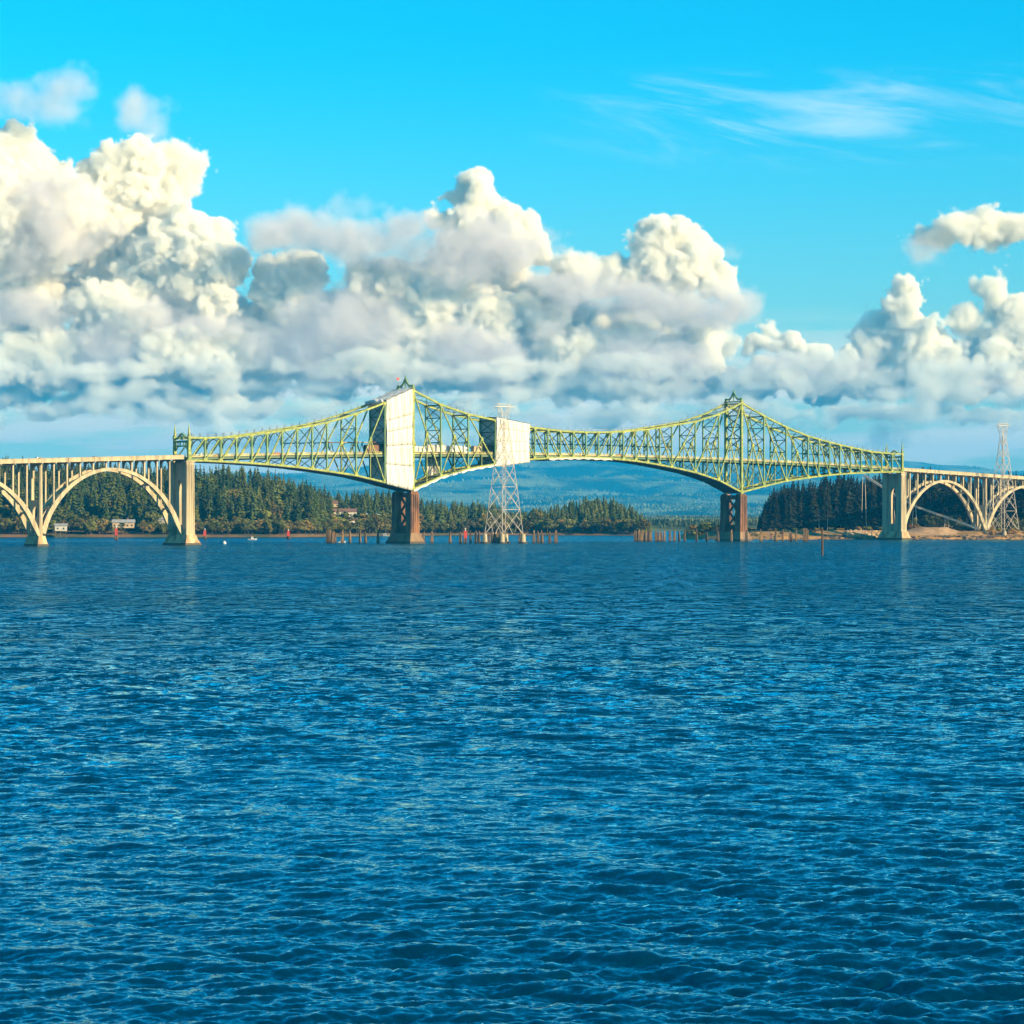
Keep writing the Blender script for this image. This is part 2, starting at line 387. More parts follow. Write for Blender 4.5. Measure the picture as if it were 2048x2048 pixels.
def h_left(x, y):
    u = CX + x * F / y; y0 = SH_L(u)
    ridge = np.maximum(CAMZ + (HY - TOP_L(u)) * (y0 + 150) / F - 26.0 + 14 * sstep(u, 1000, 1100), 1.5)
    edge = sstep(u, 1312, 1296)
    return (-1.2 + 3.0 * sstep(y, y0 - 2, y0 + 6) + (ridge - 1.5) * sstep(y, y0 + 2, y0 + 150) + vnoise(x, y, 30, 3) * 1.2 * sstep(y, y0 + 8, y0 + 40)) * edge - 2.5 * (1 - edge)


def h_right(x, y):
    u = CX + x * F / y
    y0 = 1632 + vnoise(x, y * 0 + 3, 18, 5) * 4 - sstep(u, 1480, 1385) * -22
    bank = -1.0 + 2.6 * sstep(y, y0 - 2, y0 + 5) + 3.6 * sstep(y, y0 + 6, y0 + 34) + vnoise(x, y, 9, 8) * 0.5
    rise = np.maximum(CAMZ + (HY - TOP_R(u)) * 1760 / F - 36, 0) * sstep(y, 1700, 1790)
    e = sstep(u, 1345, 1390)
    return (bank + rise) * e - 2.5 * (1 - e)


def h_far(x, y):
    n = 0.5 + 0.5 * (0.5 * vnoise(x, y * 0.6, 2600, 21) + 0.5 * (1 - 2 * np.abs(vnoise(x, y * 0.5, 1200, 22))) + 0.30 * (1 - 2 * np.abs(vnoise(x, y * 0.6, 480, 23))) + 0.10 * vnoise(x, y, 190, 25))
    env = 5 * sstep(y, 2712, 2800) + 5 * sstep(y, 4000, 6000) + 80 * sstep(y, 10500, 13500) + 160 * sstep(y, 13500, 18500) + 320 * sstep(y, 18000, 24500)
    u = CX + x * F / y
    side = 1 - 0.10 * sstep(u, 1750, 2060) - 0.2 * sstep(u, 1000, 560)
    lim = CAMZ + (HY - 918 - 30 * sstep(u, 900, 560) - 22 * sstep(u, 1750, 2060)) * y / F
    h = 1.0 + env * (0.30 + 0.95 * n) * side
    h = np.where(h > lim - 30, lim - 30 + 40 * np.tanh((h - lim + 30) / 120), h)
    return np.where(y < 2710, -1.5, h)


def terrain(name, hf, xs, ys, m, smooth=True):
    X, Y = np.meshgrid(xs, ys, indexing='xy'); Z = hf(X, Y)
    nr, nc = X.shape; idx = np.arange(nr * nc).reshape(nr, nc)
    f = np.stack([idx[:-1, :-1], idx[:-1, 1:], idx[1:, 1:], idx[1:, :-1]], -1).reshape(-1, 4)
    me = grid_mesh(name, np.stack([X, Y, Z], -1).reshape(-1, 3), f, smooth); me.materials.append(m)
    o = bpy.data.objects.new(name, me); COL.objects.link(o); return tag(o, kind='structure')


terrain('wooded_hillside', h_left, np.linspace(-520, 125, 170), np.linspace(1815, 2420, 130), M['hillground'])
terrain('river_bank', h_right, np.linspace(95, 560, 230), np.concatenate([np.linspace(1615, 1720, 90), np.linspace(1726, 2100, 60)]), M['bank'])
fh = mat('far_forest', (0.006, 0.016, 0.010), (0.20, 0.23, 0.10), 0.0018, 1.0, spec=0.0, detail=7, lo=0.42, hi=0.62)
terrain('far_hills', h_far, np.linspace(-7600, 7600, 520), np.concatenate([[2690, 2712], np.geomspace(2740, 26000, 340)]), fh)

# ------------------------------------------------------------------ trees
def conifer_mesh(seed, m_needle, tiers=13, lean=0.0, full=0.19, fine=9):
    r = random.Random(seed); vs = []; fs = []
    ph = r.random() * 6
    for t in range(tiers):
        k = t / (tiers - 1)
        z = 0.14 + 0.84 * k ** 0.92
        R = full * (1 - k) ** 0.75 * r.uniform(0.75, 1.15) + 0.012
        n = max(4, int(fine * (1 - 0.45 * k)))
        for j in range(n):
            a = ph + t * 2.4 + 2 * math.pi * j / n + r.uniform(-0.35, 0.35)
            Rj = R * r.uniform(0.55, 1.2); dz = -Rj * r.uniform(0.15, 0.55); wd = Rj * r.uniform(0.45, 0.75)
            ca, sa = math.cos(a), math.sin(a); z1 = z + r.uniform(-0.02, 0.02)
            o = len(vs)
            px, py = -sa * wd, ca * wd
            vs += [(0.01 * ca, 0.01 * sa, z1 + 0.035), (ca * Rj * 0.55 + px * 0.5, sa * Rj * 0.55 + py * 0.5, z1 + dz * 0.4 - 0.012), (ca * Rj, sa * Rj, z1 + dz), (ca * Rj * 0.55 - px * 0.5, sa * Rj * 0.55 - py * 0.5, z1 + dz * 0.4 - 0.012), (ca * Rj * 0.5, sa * Rj * 0.5, z1 + dz * 0.3 + 0.02), (ca * Rj * .45, sa * Rj * .45, z1 + dz - 0.03)]
            fs += [(o, o + 1, o + 4), (o + 1, o + 2, o + 4), (o + 2, o + 3, o + 4), (o + 3, o, o + 4), (o + 1, o + 5, o + 2), (o + 3, o + 2, o + 5)]
    o = len(vs); vs += [(0.012, 0, 0.95), (-0.006, 0.01, 0.95), (-0.006, -0.01, 0.95), (0, 0, 1.03)]; fs += [(o, o + 1, o + 3), (o + 1, o + 2, o + 3), (o + 2, o, o + 3)]
    me = bpy.data.meshes.new('crown'); me.from_pydata(vs, [], fs); me.materials.append(m_needle); return me


def broad_mesh(seed, m_leaf, nclump=26, per=26):
    r = random.Random(seed); vs = []; fs = []
    cl = []
    for i in range(nclump):
        a = r.uniform(0, 6.283); k = r.random(); z = 0.34 + 0.58 * k; R = 0.30 * math.sin(math.pi * min(1, 0.18 + 0.80 * k)) * math.sqrt(r.random()) * 1.1
        cl.append((math.cos(a) * R, math.sin(a) * R, z, r.uniform(0.07, 0.13)))
    for cx, cy_, cz, cr in cl:
        for i in range(per):
            d = Vector((r.gauss(0, 1), r.gauss(0, 1), r.gauss(0, 1))).normalized(); p = Vector((cx, cy_, cz)) + d * cr * r.uniform(0.6, 1.05)
            nn_ = (d + Vector((r.gauss(0, .5), r.gauss(0, .5), r.gauss(0, .5)))).normalized(); s = nn_.orthogonal().normalized(); q = nn_.cross(s)
            an = r.uniform(0, 6.28); s, q = s * math.cos(an) + q * math.sin(an), q * math.cos(an) - s * math.sin(an)
            e = cr * r.uniform(0.30, 0.5); o = len(vs)
            vs += [tuple(p + s * e), tuple(p + q * e * 0.7), tuple(p - s * e), tuple(p - q * e * 0.7)]; fs.append((o, o + 1, o + 2, o + 3))
    me = bpy.data.meshes.new('crown'); me.from_pydata(vs, [], fs); me.materials.append(m_leaf); return me


def trunk_mesh(h=0.9, r0=0.016, limbs=0, seed=0):
    mb = MB(); r = random.Random(seed)
    mb.tube([(0, 0, -0.06), (0.004, 0, h * 0.4), (-0.003, 0.003, h)], [r0 * 1.25, r0 * 0.8, r0 * 0.2], 5)
    for i in range(limbs):
        a = r.uniform(0, 6.28); z = r.uniform(0.25, 0.55)
        mb.tube([(0, 0, z), (math.cos(a) * 0.12, math.sin(a) * 0.12, z + 0.14), (math.cos(a) * 0.2, math.sin(a) * 0.2, z + 0.3)], [r0 * 0.5, r0 * 0.35, r0 * 0.12], 4)
    return mb.mesh('trunk', M['bark'])


CON = [conifer_mesh(i, M['needle'], 12 + i % 4, full=0.16 + 0.022 * (i % 4), fine=9 + i % 3) for i in range(8)]
SPR = [conifer_mesh(20 + i, M['needle_shaded'], 14 + i % 3, full=0.16 + 0.02 * (i % 3), fine=10) for i in range(6)]
BRG = [broad_mesh(40 + i, M['leaf_green']) for i in range(4)]
BRR = [broad_mesh(50 + i, M['leaf_rust']) for i in range(3)]
TRC = trunk_mesh(0.95, 0.014); TRB = trunk_mesh(0.75, 0.02, 5, 3)
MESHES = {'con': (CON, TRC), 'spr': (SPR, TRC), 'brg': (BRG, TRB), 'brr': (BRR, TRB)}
NAMES = {'con': 'conifer_tree', 'spr': 'spruce_tree', 'brg': 'broadleaf_tree', 'brr': 'autumn_tree'}
KW = {'con': 'green conifer', 'spr': 'dark spruce', 'brg': 'olive green broadleaf tree', 'brr': 'rust coloured autumn tree'}


def scatter(hf, shore, top, u0, u1, depth, n, kinds, seed):
    r = random.Random(seed); out = []
    for _ in range(n):
        u = r.uniform(u0, u1); d = depth * r.random() ** 1.25; y = float(shore(u)) + 5 + d; x = (u - CX) * y / F
        z = float(hf(np.array([x]), np.array([y]))[0])
        if z < 0.6: continue
        k = kinds(r, u, d)
        if k is None: continue
        kind, h = k
        tv = HY - (z + h - CAMZ) * F / y                   # keep the skyline of the photograph
        lim = float(top(u)) + r.uniform(-13, 14)
        if tv < lim: h = max((CAMZ + (HY - lim) * y / F) - z, 0)
        if h < 5: continue
        out.append([kind, x, y, z, h, u])
    out.sort(key=lambda q: q[2])
    occ = np.full(1400, HY + 60.0)
    for q in out:
        kind, x, y, z, h, u = q
        wpx = max(1, int(h * (0.12 if kind in ('con', 'spr') else 0.25) * F / y / 2)); c = int((u + 200) / 2)
        tv = HY - (z + h - CAMZ) * F / y; base = HY - (z - CAMZ) * F / y
        sl = slice(max(0, c - wpx), c + wpx + 1)
        seg = occ[sl]; vis = np.clip(np.minimum(seg, base) - tv, 0, None)
        q.append(float(vis.sum())); occ[sl] = np.minimum(seg, tv + (base - tv) * 0.25)
    return out


def plant(trees, maxn, zone, group_of):
    by = {}
    for q in trees: by.setdefault(q[0], []).append(q)
    rest = []; r = random.Random(5)
    for kind, lst in by.items():
        lst.sort(key=lambda q: -q[6])
        for q in lst[:maxn[kind]]:
            kd, x, y, z, h, u, vis = q
            if vis < 40: rest.append(q); continue
            crowns, tr = MESHES[kd]
            root = bpy.data.objects.new(NAMES[kd], None); COL.objects.link(root)
            root.location = (x, y, z); root.rotation_euler = (r.uniform(-.03, .03), r.uniform(-.03, .03), r.uniform(0, 6.28))
            s = h / 1.03; wd = s * r.uniform(0.8, 1.45) * (1.0 if kd in ('con', 'spr') else 1.15); root.scale = (wd, wd, s)
            zn = zone(u, kd); tv = HY - (z + h - CAMZ) * F / y; sk_ = float(group_of(u))
            tier = 'on the skyline' if tv < sk_ + 14 else 'by the water' if HY - (z - CAMZ) * F / y > 1060 else 'at mid slope'
            size = ('tall' if h > 24 else 'short' if h < 16 else 'middling') if kd in ('con', 'spr') else ('tall' if h > 13 else 'short')
            tag(root, size + ' ' + KW[kd] + ' ' + tier + ' ' + zn, 'tree', KW[kd] + 's ' + tier + ' ' + zn)
            for nm, me in (('crown', r.choice(crowns)), ('trunk', tr)):
                o = bpy.data.objects.new(nm, me); COL.objects.link(o); o.parent = root
        rest += lst[maxn[kind]:]
    return rest


def wood_mass(name, trees, label, m_slots):
    """all further trees of the wood as one mesh"""
    vs = []; fs = []; mi = []; off = 0; r = random.Random(9); cache = {}
    for kd, x, y, z, h, u, vis in trees:
        me = r.choice(MESHES[kd][0])
        if me.name not in cache:
            co = np.empty(len(me.vertices) * 3, np.float32); me.vertices.foreach_get('co', co)
            fl = [tuple(p.vertices) for p in me.polygons]; fl = np.array([f + (f[-1],) if len(f) == 3 else f for f in fl])
            cache[me.name] = (co.reshape(-1, 3), fl)
        co, fl = cache[me.name]; a = r.uniform(0, 6.28); c, s_ = math.cos(a), math.sin(a); wd = h * r.uniform(.8, 1.4)
        p = np.stack([(co[:, 0] * c - co[:, 1] * s_) * wd + x, (co[:, 0] * s_ + co[:, 1] * c) * wd + y, co[:, 2] * h + z], -1)
        vs.append(p); fs.append(fl + off); off += len(p); mi.append(np.full(len(fl), m_slots.index(kd), np.int32))
    vs = np.concatenate(vs); fs = np.concatenate(fs); mi = np.concatenate(mi)
    tri = fs[:, 2] == fs[:, 3]
    me = bpy.data.meshes.new(name); me.vertices.add(len(vs)); me.vertices.foreach_set('co', vs.astype(np.float32).ravel())
    loops = np.concatenate([fs[tri][:, :3].ravel(), fs[~tri].ravel()]); nt_ = tri.sum(); nq = (~tri).sum()
    me.loops.add(len(loops)); me.loops.foreach_set('vertex_index', loops.astype(np.int32))
    me.polygons.add(nt_ + nq); me.polygons.foreach_set('loop_start', np.concatenate([np.arange(nt_) * 3, nt_ * 3 + np.arange(nq) * 4]).astype(np.int32))
    me.polygons.foreach_set('material_index', np.concatenate([mi[tri], mi[~tri]]))
    me.update(calc_edges=True)
    for k in m_slots: me.materials.append(MESHES[k][0][0].materials[0])
    o = bpy.data.objects.new(name, me); COL.objects.link(o); return tag(o, label, 'woodland', kind='stuff')


CLEAR = [(660, 714, 8, 118), (228, 282, 0, 26), (108, 160, 0, 14)]      # open ground around the houses: u0,u1,d0,d1


def kinds_left(r, u, d):
    for a, b, d0, d1 in CLEAR:
        if a < u < b and d0 <= d < d1 and r.random() < 0.93: return None
    if d < 16: return (r.choice(['brg', 'brg', 'brr']), r.uniform(7, 12))
    q = r.random()
    if u > 1080: return ('con', r.uniform(13, 20)) if q > .07 else ('brg', r.uniform(9, 13))
    if d < 70 and q < 0.50 and u < 1000: return (r.choice(['brg', 'brr', 'brg', 'brg']), r.uniform(9, 17))
    if q < 0.20: return (r.choice(['brg', 'brg', 'brg', 'brr']), r.uniform(10, 19))
    return ('con', (r.uniform(17, 30) if r.random() < .8 else r.uniform(28, 38)) if u < 1000 else r.uniform(13, 20))


def kinds_right(r, u, d):
    if d < 8 and u > 1780: return (r.choice(['brg', 'brr', 'brg']), r.uniform(6, 11))
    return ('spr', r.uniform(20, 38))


tl = scatter(h_left, SH_L, TOP_L, -90, 1306, 190, 2200, kinds_left, 1)
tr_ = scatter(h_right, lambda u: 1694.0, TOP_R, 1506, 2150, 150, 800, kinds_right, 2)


def zone_left(u, kd):
    return 'behind the left concrete arches' if u < 380 else 'below the left steel span' if u < 790 else 'right of the left main pier' if u < 1090 else 'on the dark wooded knoll'


def zone_right(u, kd):
    return 'left of the right end pier' if u < 1770 else 'behind the right concrete arch'


rest = plant(tl, {'con': 300, 'brg': 190, 'brr': 90, 'spr': 0}, zone_left, TOP_L)
wood_mass('wooded_shore_mass', rest, 'further conifers and broadleaf trees massed on the far shore hillside', ['con', 'brg', 'brr'])
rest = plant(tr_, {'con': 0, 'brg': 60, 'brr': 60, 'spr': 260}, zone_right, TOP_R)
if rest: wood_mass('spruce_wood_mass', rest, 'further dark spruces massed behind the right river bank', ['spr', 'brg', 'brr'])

# trees on the far blue hills: a mass of small pointed crowns
nf = 60000
yy = 2740 * (24000 / 2740) ** rng.random(nf); xx = (rng.random(nf) * 2 - 1) * yy * 0.24
zz = h_far(xx, yy); hh = rng.uniform(5, 9, nf) * np.clip(yy / 6000, 0.8, 2.4); ww = hh * rng.uniform(0.25, 0.5, nf)
vs = np.empty((nf, 6, 3), np.float32); an0 = rng.random(nf) * 6.28
for k in range(5):
    vs[:, k, 0] = xx + np.cos(an0 + k * 1.2566) * ww; vs[:, k, 1] = yy + np.sin(an0 + k * 1.2566) * ww; vs[:, k, 2] = zz + 0.1 * hh * (k % 2)
vs[:, 5, 0] = xx; vs[:, 5, 1] = yy; vs[:, 5, 2] = zz + hh
base = np.arange(nf)[:, None] * 6
f = np.concatenate([np.concatenate([base + k, base + (k + 1) % 5, base + 5], 1) for k in range(5)])
me = grid_mesh('far_forest', vs.reshape(-1, 3), f, False); me.materials.append(fh)
ff = bpy.data.objects.new('far_forest', me); COL.objects.link(ff); tag(ff, 'hazy blue conifer forest covering the far hills', 'forest', kind='stuff')

# ------------------------------------------------------------------ the bridge
TH = math.atan2(F, 6381.0); CT, ST = math.cos(TH), math.sin(TH)
Z0 = 1290.0; X0 = Z0 * (378 - CX) / F
WT = 13.2                                                  # distance between the two trusses


def B(s, w_, h):                                           # along the bridge, across it (0 = near truss), height
    return Vector((X0 + s * CT - w_ * ST, Z0 + s * ST + w_ * CT, h))


def u_to_s(u, w_=0.0):
    lo, hi = -200.0, 720.0
    for _ in range(40):
        m_ = (lo + hi) / 2; p = B(m_, w_, 0)
        if CX + p.x * F / p.y < u: lo = m_
        else: hi = m_
    return (lo + hi) / 2


S1, S2, S3 = 139.0, 381.0, 520.0
top_side = [(0, 53.4), (1, 53.4), (3, 54.3), (5, 56.7), (6, 58.0), (7, 59.5), (8, 61.1), (9, 62.8), (11, 67.8), (13, 74.0), (15, 81.2)]
bot_side = [(0, 42.0), (1, 42.1), (3, 41.6), (5, 40.8), (7, 39.6), (9, 37.8), (11, 35.7), (13, 32.3), (15, 28.7)]
top_main = [(0, 81.2), (2, 74.1), (4, 69.4), (6, 66.7), (8, 64.1), (9, 63.2), (11, 61.8), (13, 61.5)]
bot_main = [(0, 28.7), (2, 35.7), (4, 40.0), (6, 42.8), (8, 45.1), (9, 46.0), (11, 47.1), (13, 47.5)]
PS, PM = S1 / 15, (S2 - S1) / 26


def interp(tab, i):
    a = np.array(tab, float); return float(np.interp(i, a[:, 0], a[:, 1]))


def node(span, i):                                         # (s, bottom height, top height) of panel point i
    if span == 0: return i * PS, interp(bot_side, i), interp(top_side, i)
    if span == 1: j = min(i, 26 - i); return S1 + i * PM, interp(bot_main, j), interp(top_main, j)
    return S2 + i * PS, interp(bot_side, 15 - i), interp(top_side, 15 - i)


def deck_h(s):
    t = (s - 260) / 260.0
    return 48.4 - 4.7 * t * t if abs(t) <= 1 else 43.7 - (abs(t) - 1) * 260 * 0.0362


POSTS = [[0, 1, 2, 3, 4, 5, 6, 7, 8, 9, 11, 13, 15], [2, 4, 6] + list(range(7, 20)) + [20, 22, 24, 26], [2, 4, 6, 7, 8, 9, 10, 11, 12, 13, 14, 15]]
SING = [[(i, 1) for i in range(9)], [(6, 1), (7, 1)] + [(i, -1) for i in range(8, 13)] + [(i, 1) for i in range(13, 18)] + [(18, -1), (19, -1)], [(i, -1) for i in range(6, 15)]]
DOUB = [[(9, 1), (11, 1), (13, 1)], [(0, -1), (2, -1), (4, -1), (20, 1), (22, 1), (24, 1)], [(0, -1), (2, -1), (4, -1)]]
NP = [15, 26, 15]

bridge = thing('steel_truss_bridge', 'long pale green steel cantilever truss bridge with two peaked towers crossing the bay', 'bridge', loc=B(260, 6.6, 0))
NRM = (B(0, -1, 0) - B(0, 0, 0)).normalized()              # towards the viewer's side
ALONG = (B(1, 0, 0) - B(0, 0, 0)).normalized()


def P(mb, name, m=None, smooth=False): return part(mb, name, m or M['steel'], bridge, smooth)


def latticed(mb, p0, p1, wd, hd, up):
    """built-up member: two flange channels with batten plates between them"""
    p0 = Vector(p0); p1 = Vector(p1); d = (p1 - p0); L_ = d.length; d.normalize(); up = Vector(up)
    s_ = d.cross(up).normalized()
    for k in (-1, 1): mb.bar(p0 + s_ * k * wd * 0.36, p1 + s_ * k * wd * 0.36, wd * 0.28, hd, up)
    n = max(3, int(L_ / 2.2))
    for i in range(n):
        c = p0 + d * (L_ * (i + 0.5) / n); mb.bar(c - d * 0.45, c + d * 0.45, wd * 0.5, hd * 0.8, up)


for w_ in (0.0, WT):
    for sp in range(3):
        tc, bc = MB(), MB()
        for i in range(NP[sp]):
            a, b_ = node(sp, i), node(sp, i + 1)
            tc.bar(B(a[0], w_, a[2]), B(b_[0], w_, b_[2]), 1.0, 1.0)
            bc.bar(B(a[0], w_, a[1]), B(b_[0], w_, b_[1]), 0.95, 0.95)
        P(tc, 'top_chord'); P(bc, 'bottom_chord')
        for i in POSTS[sp]:
            s_, hb, ht = node(sp, i)
            big = (sp < 2 and i == NP[sp])
            mb = MB()
            if big: mb.bar(B(s_, w_, hb - 0.8), B(s_, w_, ht + 1.6), 1.35, 1.5, NRM); mb.bar(B(s_, w_, ht + 1.6), B(s_, w_, ht + 3.0), 0.7, 0.8, NRM)
            else: mb.bar(B(s_, w_, hb), B(s_, w_, ht), 0.62, 0.8, NRM)
            P(mb, 'tower_post' if big else 'post', M['steel'] if big else M['steel_post'])
            for hh_, r_ in ((hb, 1.45), (ht, 1.15)):        # gusset plates at the panel points
                for k in (-1, 1):
                    g = MB()
                    q = [(-r_, -0.5), (r_, -0.5), (r_ * 0.55, r_ * 0.95), (-r_ * 0.55, r_ * 0.95)]
                    sg = 1 if hh_ == hb else -1
                    g.prism([(s_ + a_, hh_ + sg * c_) for a_, c_ in q], lambda p, a_, q_, w0=w_, k=k: B(p, w0 + k * 0.56 + a_, q_), -0.03, 0.03)
                    P(g, 'gusset_plate')
        for i, dr in SING[sp]:
            a, b_ = node(sp, i), node(sp, i + 1)
            mb = MB()
            p0, p1 = (B(a[0], w_, a[1]), B(b_[0], w_, b_[2])) if dr > 0 else (B(a[0], w_, a[2]), B(b_[0], w_, b_[1]))
            mb.bar(p0, p1, 0.52, 0.55, NRM)
            P(mb, 'diagonal')
        for i, dr in DOUB[sp]:
            a, c_, b_ = node(sp, i), node(sp, i + 1), node(sp, i + 2)
            if dr > 0: p0, p1, q1 = B(a[0], w_, a[1]), B(b_[0], w_, b_[2]), B(b_[0], w_, b_[1])
            else: p0, p1, q1 = B(b_[0], w_, b_[1]), B(a[0], w_, a[2]), B(a[0], w_, a[1])
            mid = (p0 + p1) / 2
            mb = MB(); mb.bar(p0, p1, 0.6, 0.62, NRM); P(mb, 'diagonal')
            mb = MB(); mb.bar(mid, q1, 0.5, 0.52, NRM); P(mb, 'sub_diagonal')
            mb = MB(); mb.bar(mid, B(c_[0], w_, c_[1]), 0.34, 0.4, NRM); P(mb, 'hanger')
            g = MB(); g.box((0, 0, -1.1), (2.0, 1.2, 2.2), lambda x, y, z, c=mid: c + ALONG * x + NRM * y + Vector((0, 0, z)), (0.5, 1)); P(g, 'gusset_plate')

# transverse frames at every post: top strut, crossed bracing, knees, and bracing below the road
for sp in range(3):
    for i in POSTS[sp]:
        s_, hb, ht = node(sp, i); hd = deck_h(s_)
        if sp == 0 and i == 0 or sp == 2 and i == 15: continue
        tower = sp < 2 and i == NP[sp]
        mb = MB(); t = 0.34 if not tower else 0.5
        pr = hd + 6.2                                       # clearance over the road
        mb.bar(B(s_, 0, ht - 0.3), B(s_, WT, ht - 0.3), 0.5, 0.7)
        if ht - pr > 6.5:
            n = max(1, round((ht - pr - 0.5) / 7.6)); hs = [pr + (ht - 0.6 - pr) * k / n for k in range(n + 1)]
            for k in range(n):
                mb.bar(B(s_, 0.3, hs[k]), B(s_, WT - .3, hs[k + 1]), t, t); mb.bar(B(s_, 0.3, hs[k + 1]), B(s_, WT - .3, hs[k]), t, t)
                if k: mb.bar(B(s_, 0, hs[k]), B(s_, WT, hs[k]), t + .08, t + .12)
            mb.bar(B(s_, 0, pr), B(s_, WT, pr), 0.4, 0.5)
            for a_, c_ in ((0.3, 2.9), (WT - .3, WT - 2.9)): mb.bar(B(s_, a_, pr - 2.6), B(s_, c_, pr), 0.3, 0.36)
        else:
            k0 = hd + 4.2
            for sgn, e in ((1, 0.3), (-1, WT - 0.3)):
                pts = [(0, 0), (1.3, 2.0), (3.4, 3.7), (6.2, 4.6)]
                sc_ = (ht - 0.7 - k0) / 4.6
                for (a0, c0), (a1, c1) in zip(pts[:-1], pts[1:]): mb.bar(B(s_, e + sgn * a0, k0 + c0 * sc_), B(s_, e + sgn * a1, k0 + c1 * sc_), t, t + .1)
                mb.bar(B(s_, e, ht - 0.6), B(s_, e + sgn * 2.6, k0 + 3.0 * sc_), 0.25, 0.3)
                mb.bar(B(s_, e + sgn * 2.4, ht - 0.6), B(s_, e, k0 + 1.6 * sc_), 0.22, 0.26)
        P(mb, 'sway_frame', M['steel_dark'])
        if hd - 1.8 - hb > 2.0:
            mb = MB(); n = max(1, round((hd - 1.8 - hb) / 9.5)); hs = [hb + 0.3 + (hd - 2.0 - hb) * k / n for k in range(n + 1)]
            for k in range(n):
                mb.bar(B(s_, 0.3, hs[k]), B(s_, WT - .3, hs[k + 1]), 0.28, 0.3); mb.bar(B(s_, 0.3, hs[k + 1]), B(s_, WT - .3, hs[k]), 0.28, 0.3)
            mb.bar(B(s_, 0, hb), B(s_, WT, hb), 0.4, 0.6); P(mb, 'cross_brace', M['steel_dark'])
    for i in range(NP[sp]):
        a, b_ = node(sp, i), node(sp, i + 1)
        mb = MB()
        mb.bar(B(a[0], 0.4, a[2] - 0.1), B(b_[0], WT - .4, b_[2] - 0.1), 0.28, 0.3); mb.bar(B(a[0], WT - .4, a[2] - 0.1), B(b_[0], .4, b_[2] - 0.1), 0.28, 0.3)
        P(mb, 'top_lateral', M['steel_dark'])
        mb = MB()
        mb.bar(B(a[0], 0.4, a[1]), B(b_[0], WT - .4, b_[1]), 0.3, 0.36); mb.bar(B(a[0], WT - .4, a[1]), B(b_[0], .4, b_[1]), 0.3, 0.36)
        mb.bar(B(a[0], 0.5, a[1]), B(a[0], WT - .5, a[1]), 0.4, 0.5)
        P(mb, 'bottom_lateral', M['steel'])
        if sp < 2 and not (sp == 0 and i < 1):             # boarded work deck slung under the bottom chords
            mb = MB(); e = 0.62
            q = [B(a[0], -.3, a[1] - e), B(b_[0] - .04, -.3, b_[1] - e), B(b_[0] - .04, WT + .3, b_[1] - e), B(a[0], WT + .3, a[1] - e)]
            mb.hexa([p - Vector((0, 0, .12)) for p in q] + q); P(mb, 'work_deck_panel', M['soffit'])
# road deck, floor beams, railings
deck = MB(); fb = None
ss = [0 + 520 * k / 56 for k in range(57)]
for a, b_ in zip(ss[:-1], ss[1:]):
    ha, hb = deck_h(a), deck_h(b_)
    deck.hexa([B(a, 1.1, ha - .35), B(b_, 1.1, hb - .35), B(b_, WT - 1.1, hb - .35), B(a, WT - 1.1, ha - .35), B(a, 1.1, ha), B(b_, 1.1, hb), B(b_, WT - 1.1, hb), B(a, WT - 1.1, ha)])
dk = P(deck, 'road_deck', M['asphalt'])
for w_ in (1.0, 3.6, 6.6, 9.6, WT - 1.0):
    mb = MB()
    for a, b_ in zip(ss[:-1], ss[1:]): mb.bar(B(a, w_, deck_h(a) - .86), B(b_, w_, deck_h(b_) - .86), 0.35, 1.0)
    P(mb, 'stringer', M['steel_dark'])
for sp in range(3):
    for i in range(NP[sp] + 1):
        s_ = node(sp, i)[0]; h = deck_h(s_)
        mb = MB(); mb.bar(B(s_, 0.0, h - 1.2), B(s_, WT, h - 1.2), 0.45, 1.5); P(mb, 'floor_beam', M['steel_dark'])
for w_ in (1.15, WT - 1.15):
    mb = MB(); n = 230
    for a, b_ in zip(ss[:-1], ss[1:]):
        for dz, t in ((0.28, 0.42), (0.78, 0.12), (1.22, 0.2)): mb.bar(B(a, w_, deck_h(a) + dz), B(b_, w_, deck_h(b_) + dz), 0.14, t)
    for k in range(n):
        s_ = 1 + 518 * k / (n - 1); mb.bar(B(s_, w_, deck_h(s_)), B(s_, w_, deck_h(s_) + 1.3), 0.16, 0.16)
    P(mb, 'railing', M['rail'])
# stanchions of the hand lines along both top chords
for w_ in (0.0, WT):
    for sp in range(3):
        for i in range(NP[sp]):
            a, b_ = node(sp, i), node(sp, i + 1)
            for k in (0.15, 0.65):
                s_ = a[0] + (b_[0] - a[0]) * k; h = a[2] + (b_[2] - a[2]) * k + .5
                mb = MB(); mb.bar(B(s_, w_, h), B(s_, w_, h + 1.8), 0.17, 0.17); mb.bar(B(s_ - .35, w_, h + 1.4), B(s_ + .35, w_, h + 1.4), 0.12, 0.12); P(mb, 'stanchion', M['soffit'])
    mb = MB()
    for sp in range(3):
        for i in range(NP[sp]):
            a, b_ = node(sp, i), node(sp, i + 1); mb.tube([B(a[0], w_, a[2] + 1.55), B(b_[0], w_, b_[2] + 1.55)], 0.03, 4)
    P(mb, 'hand_line', M['galv'])
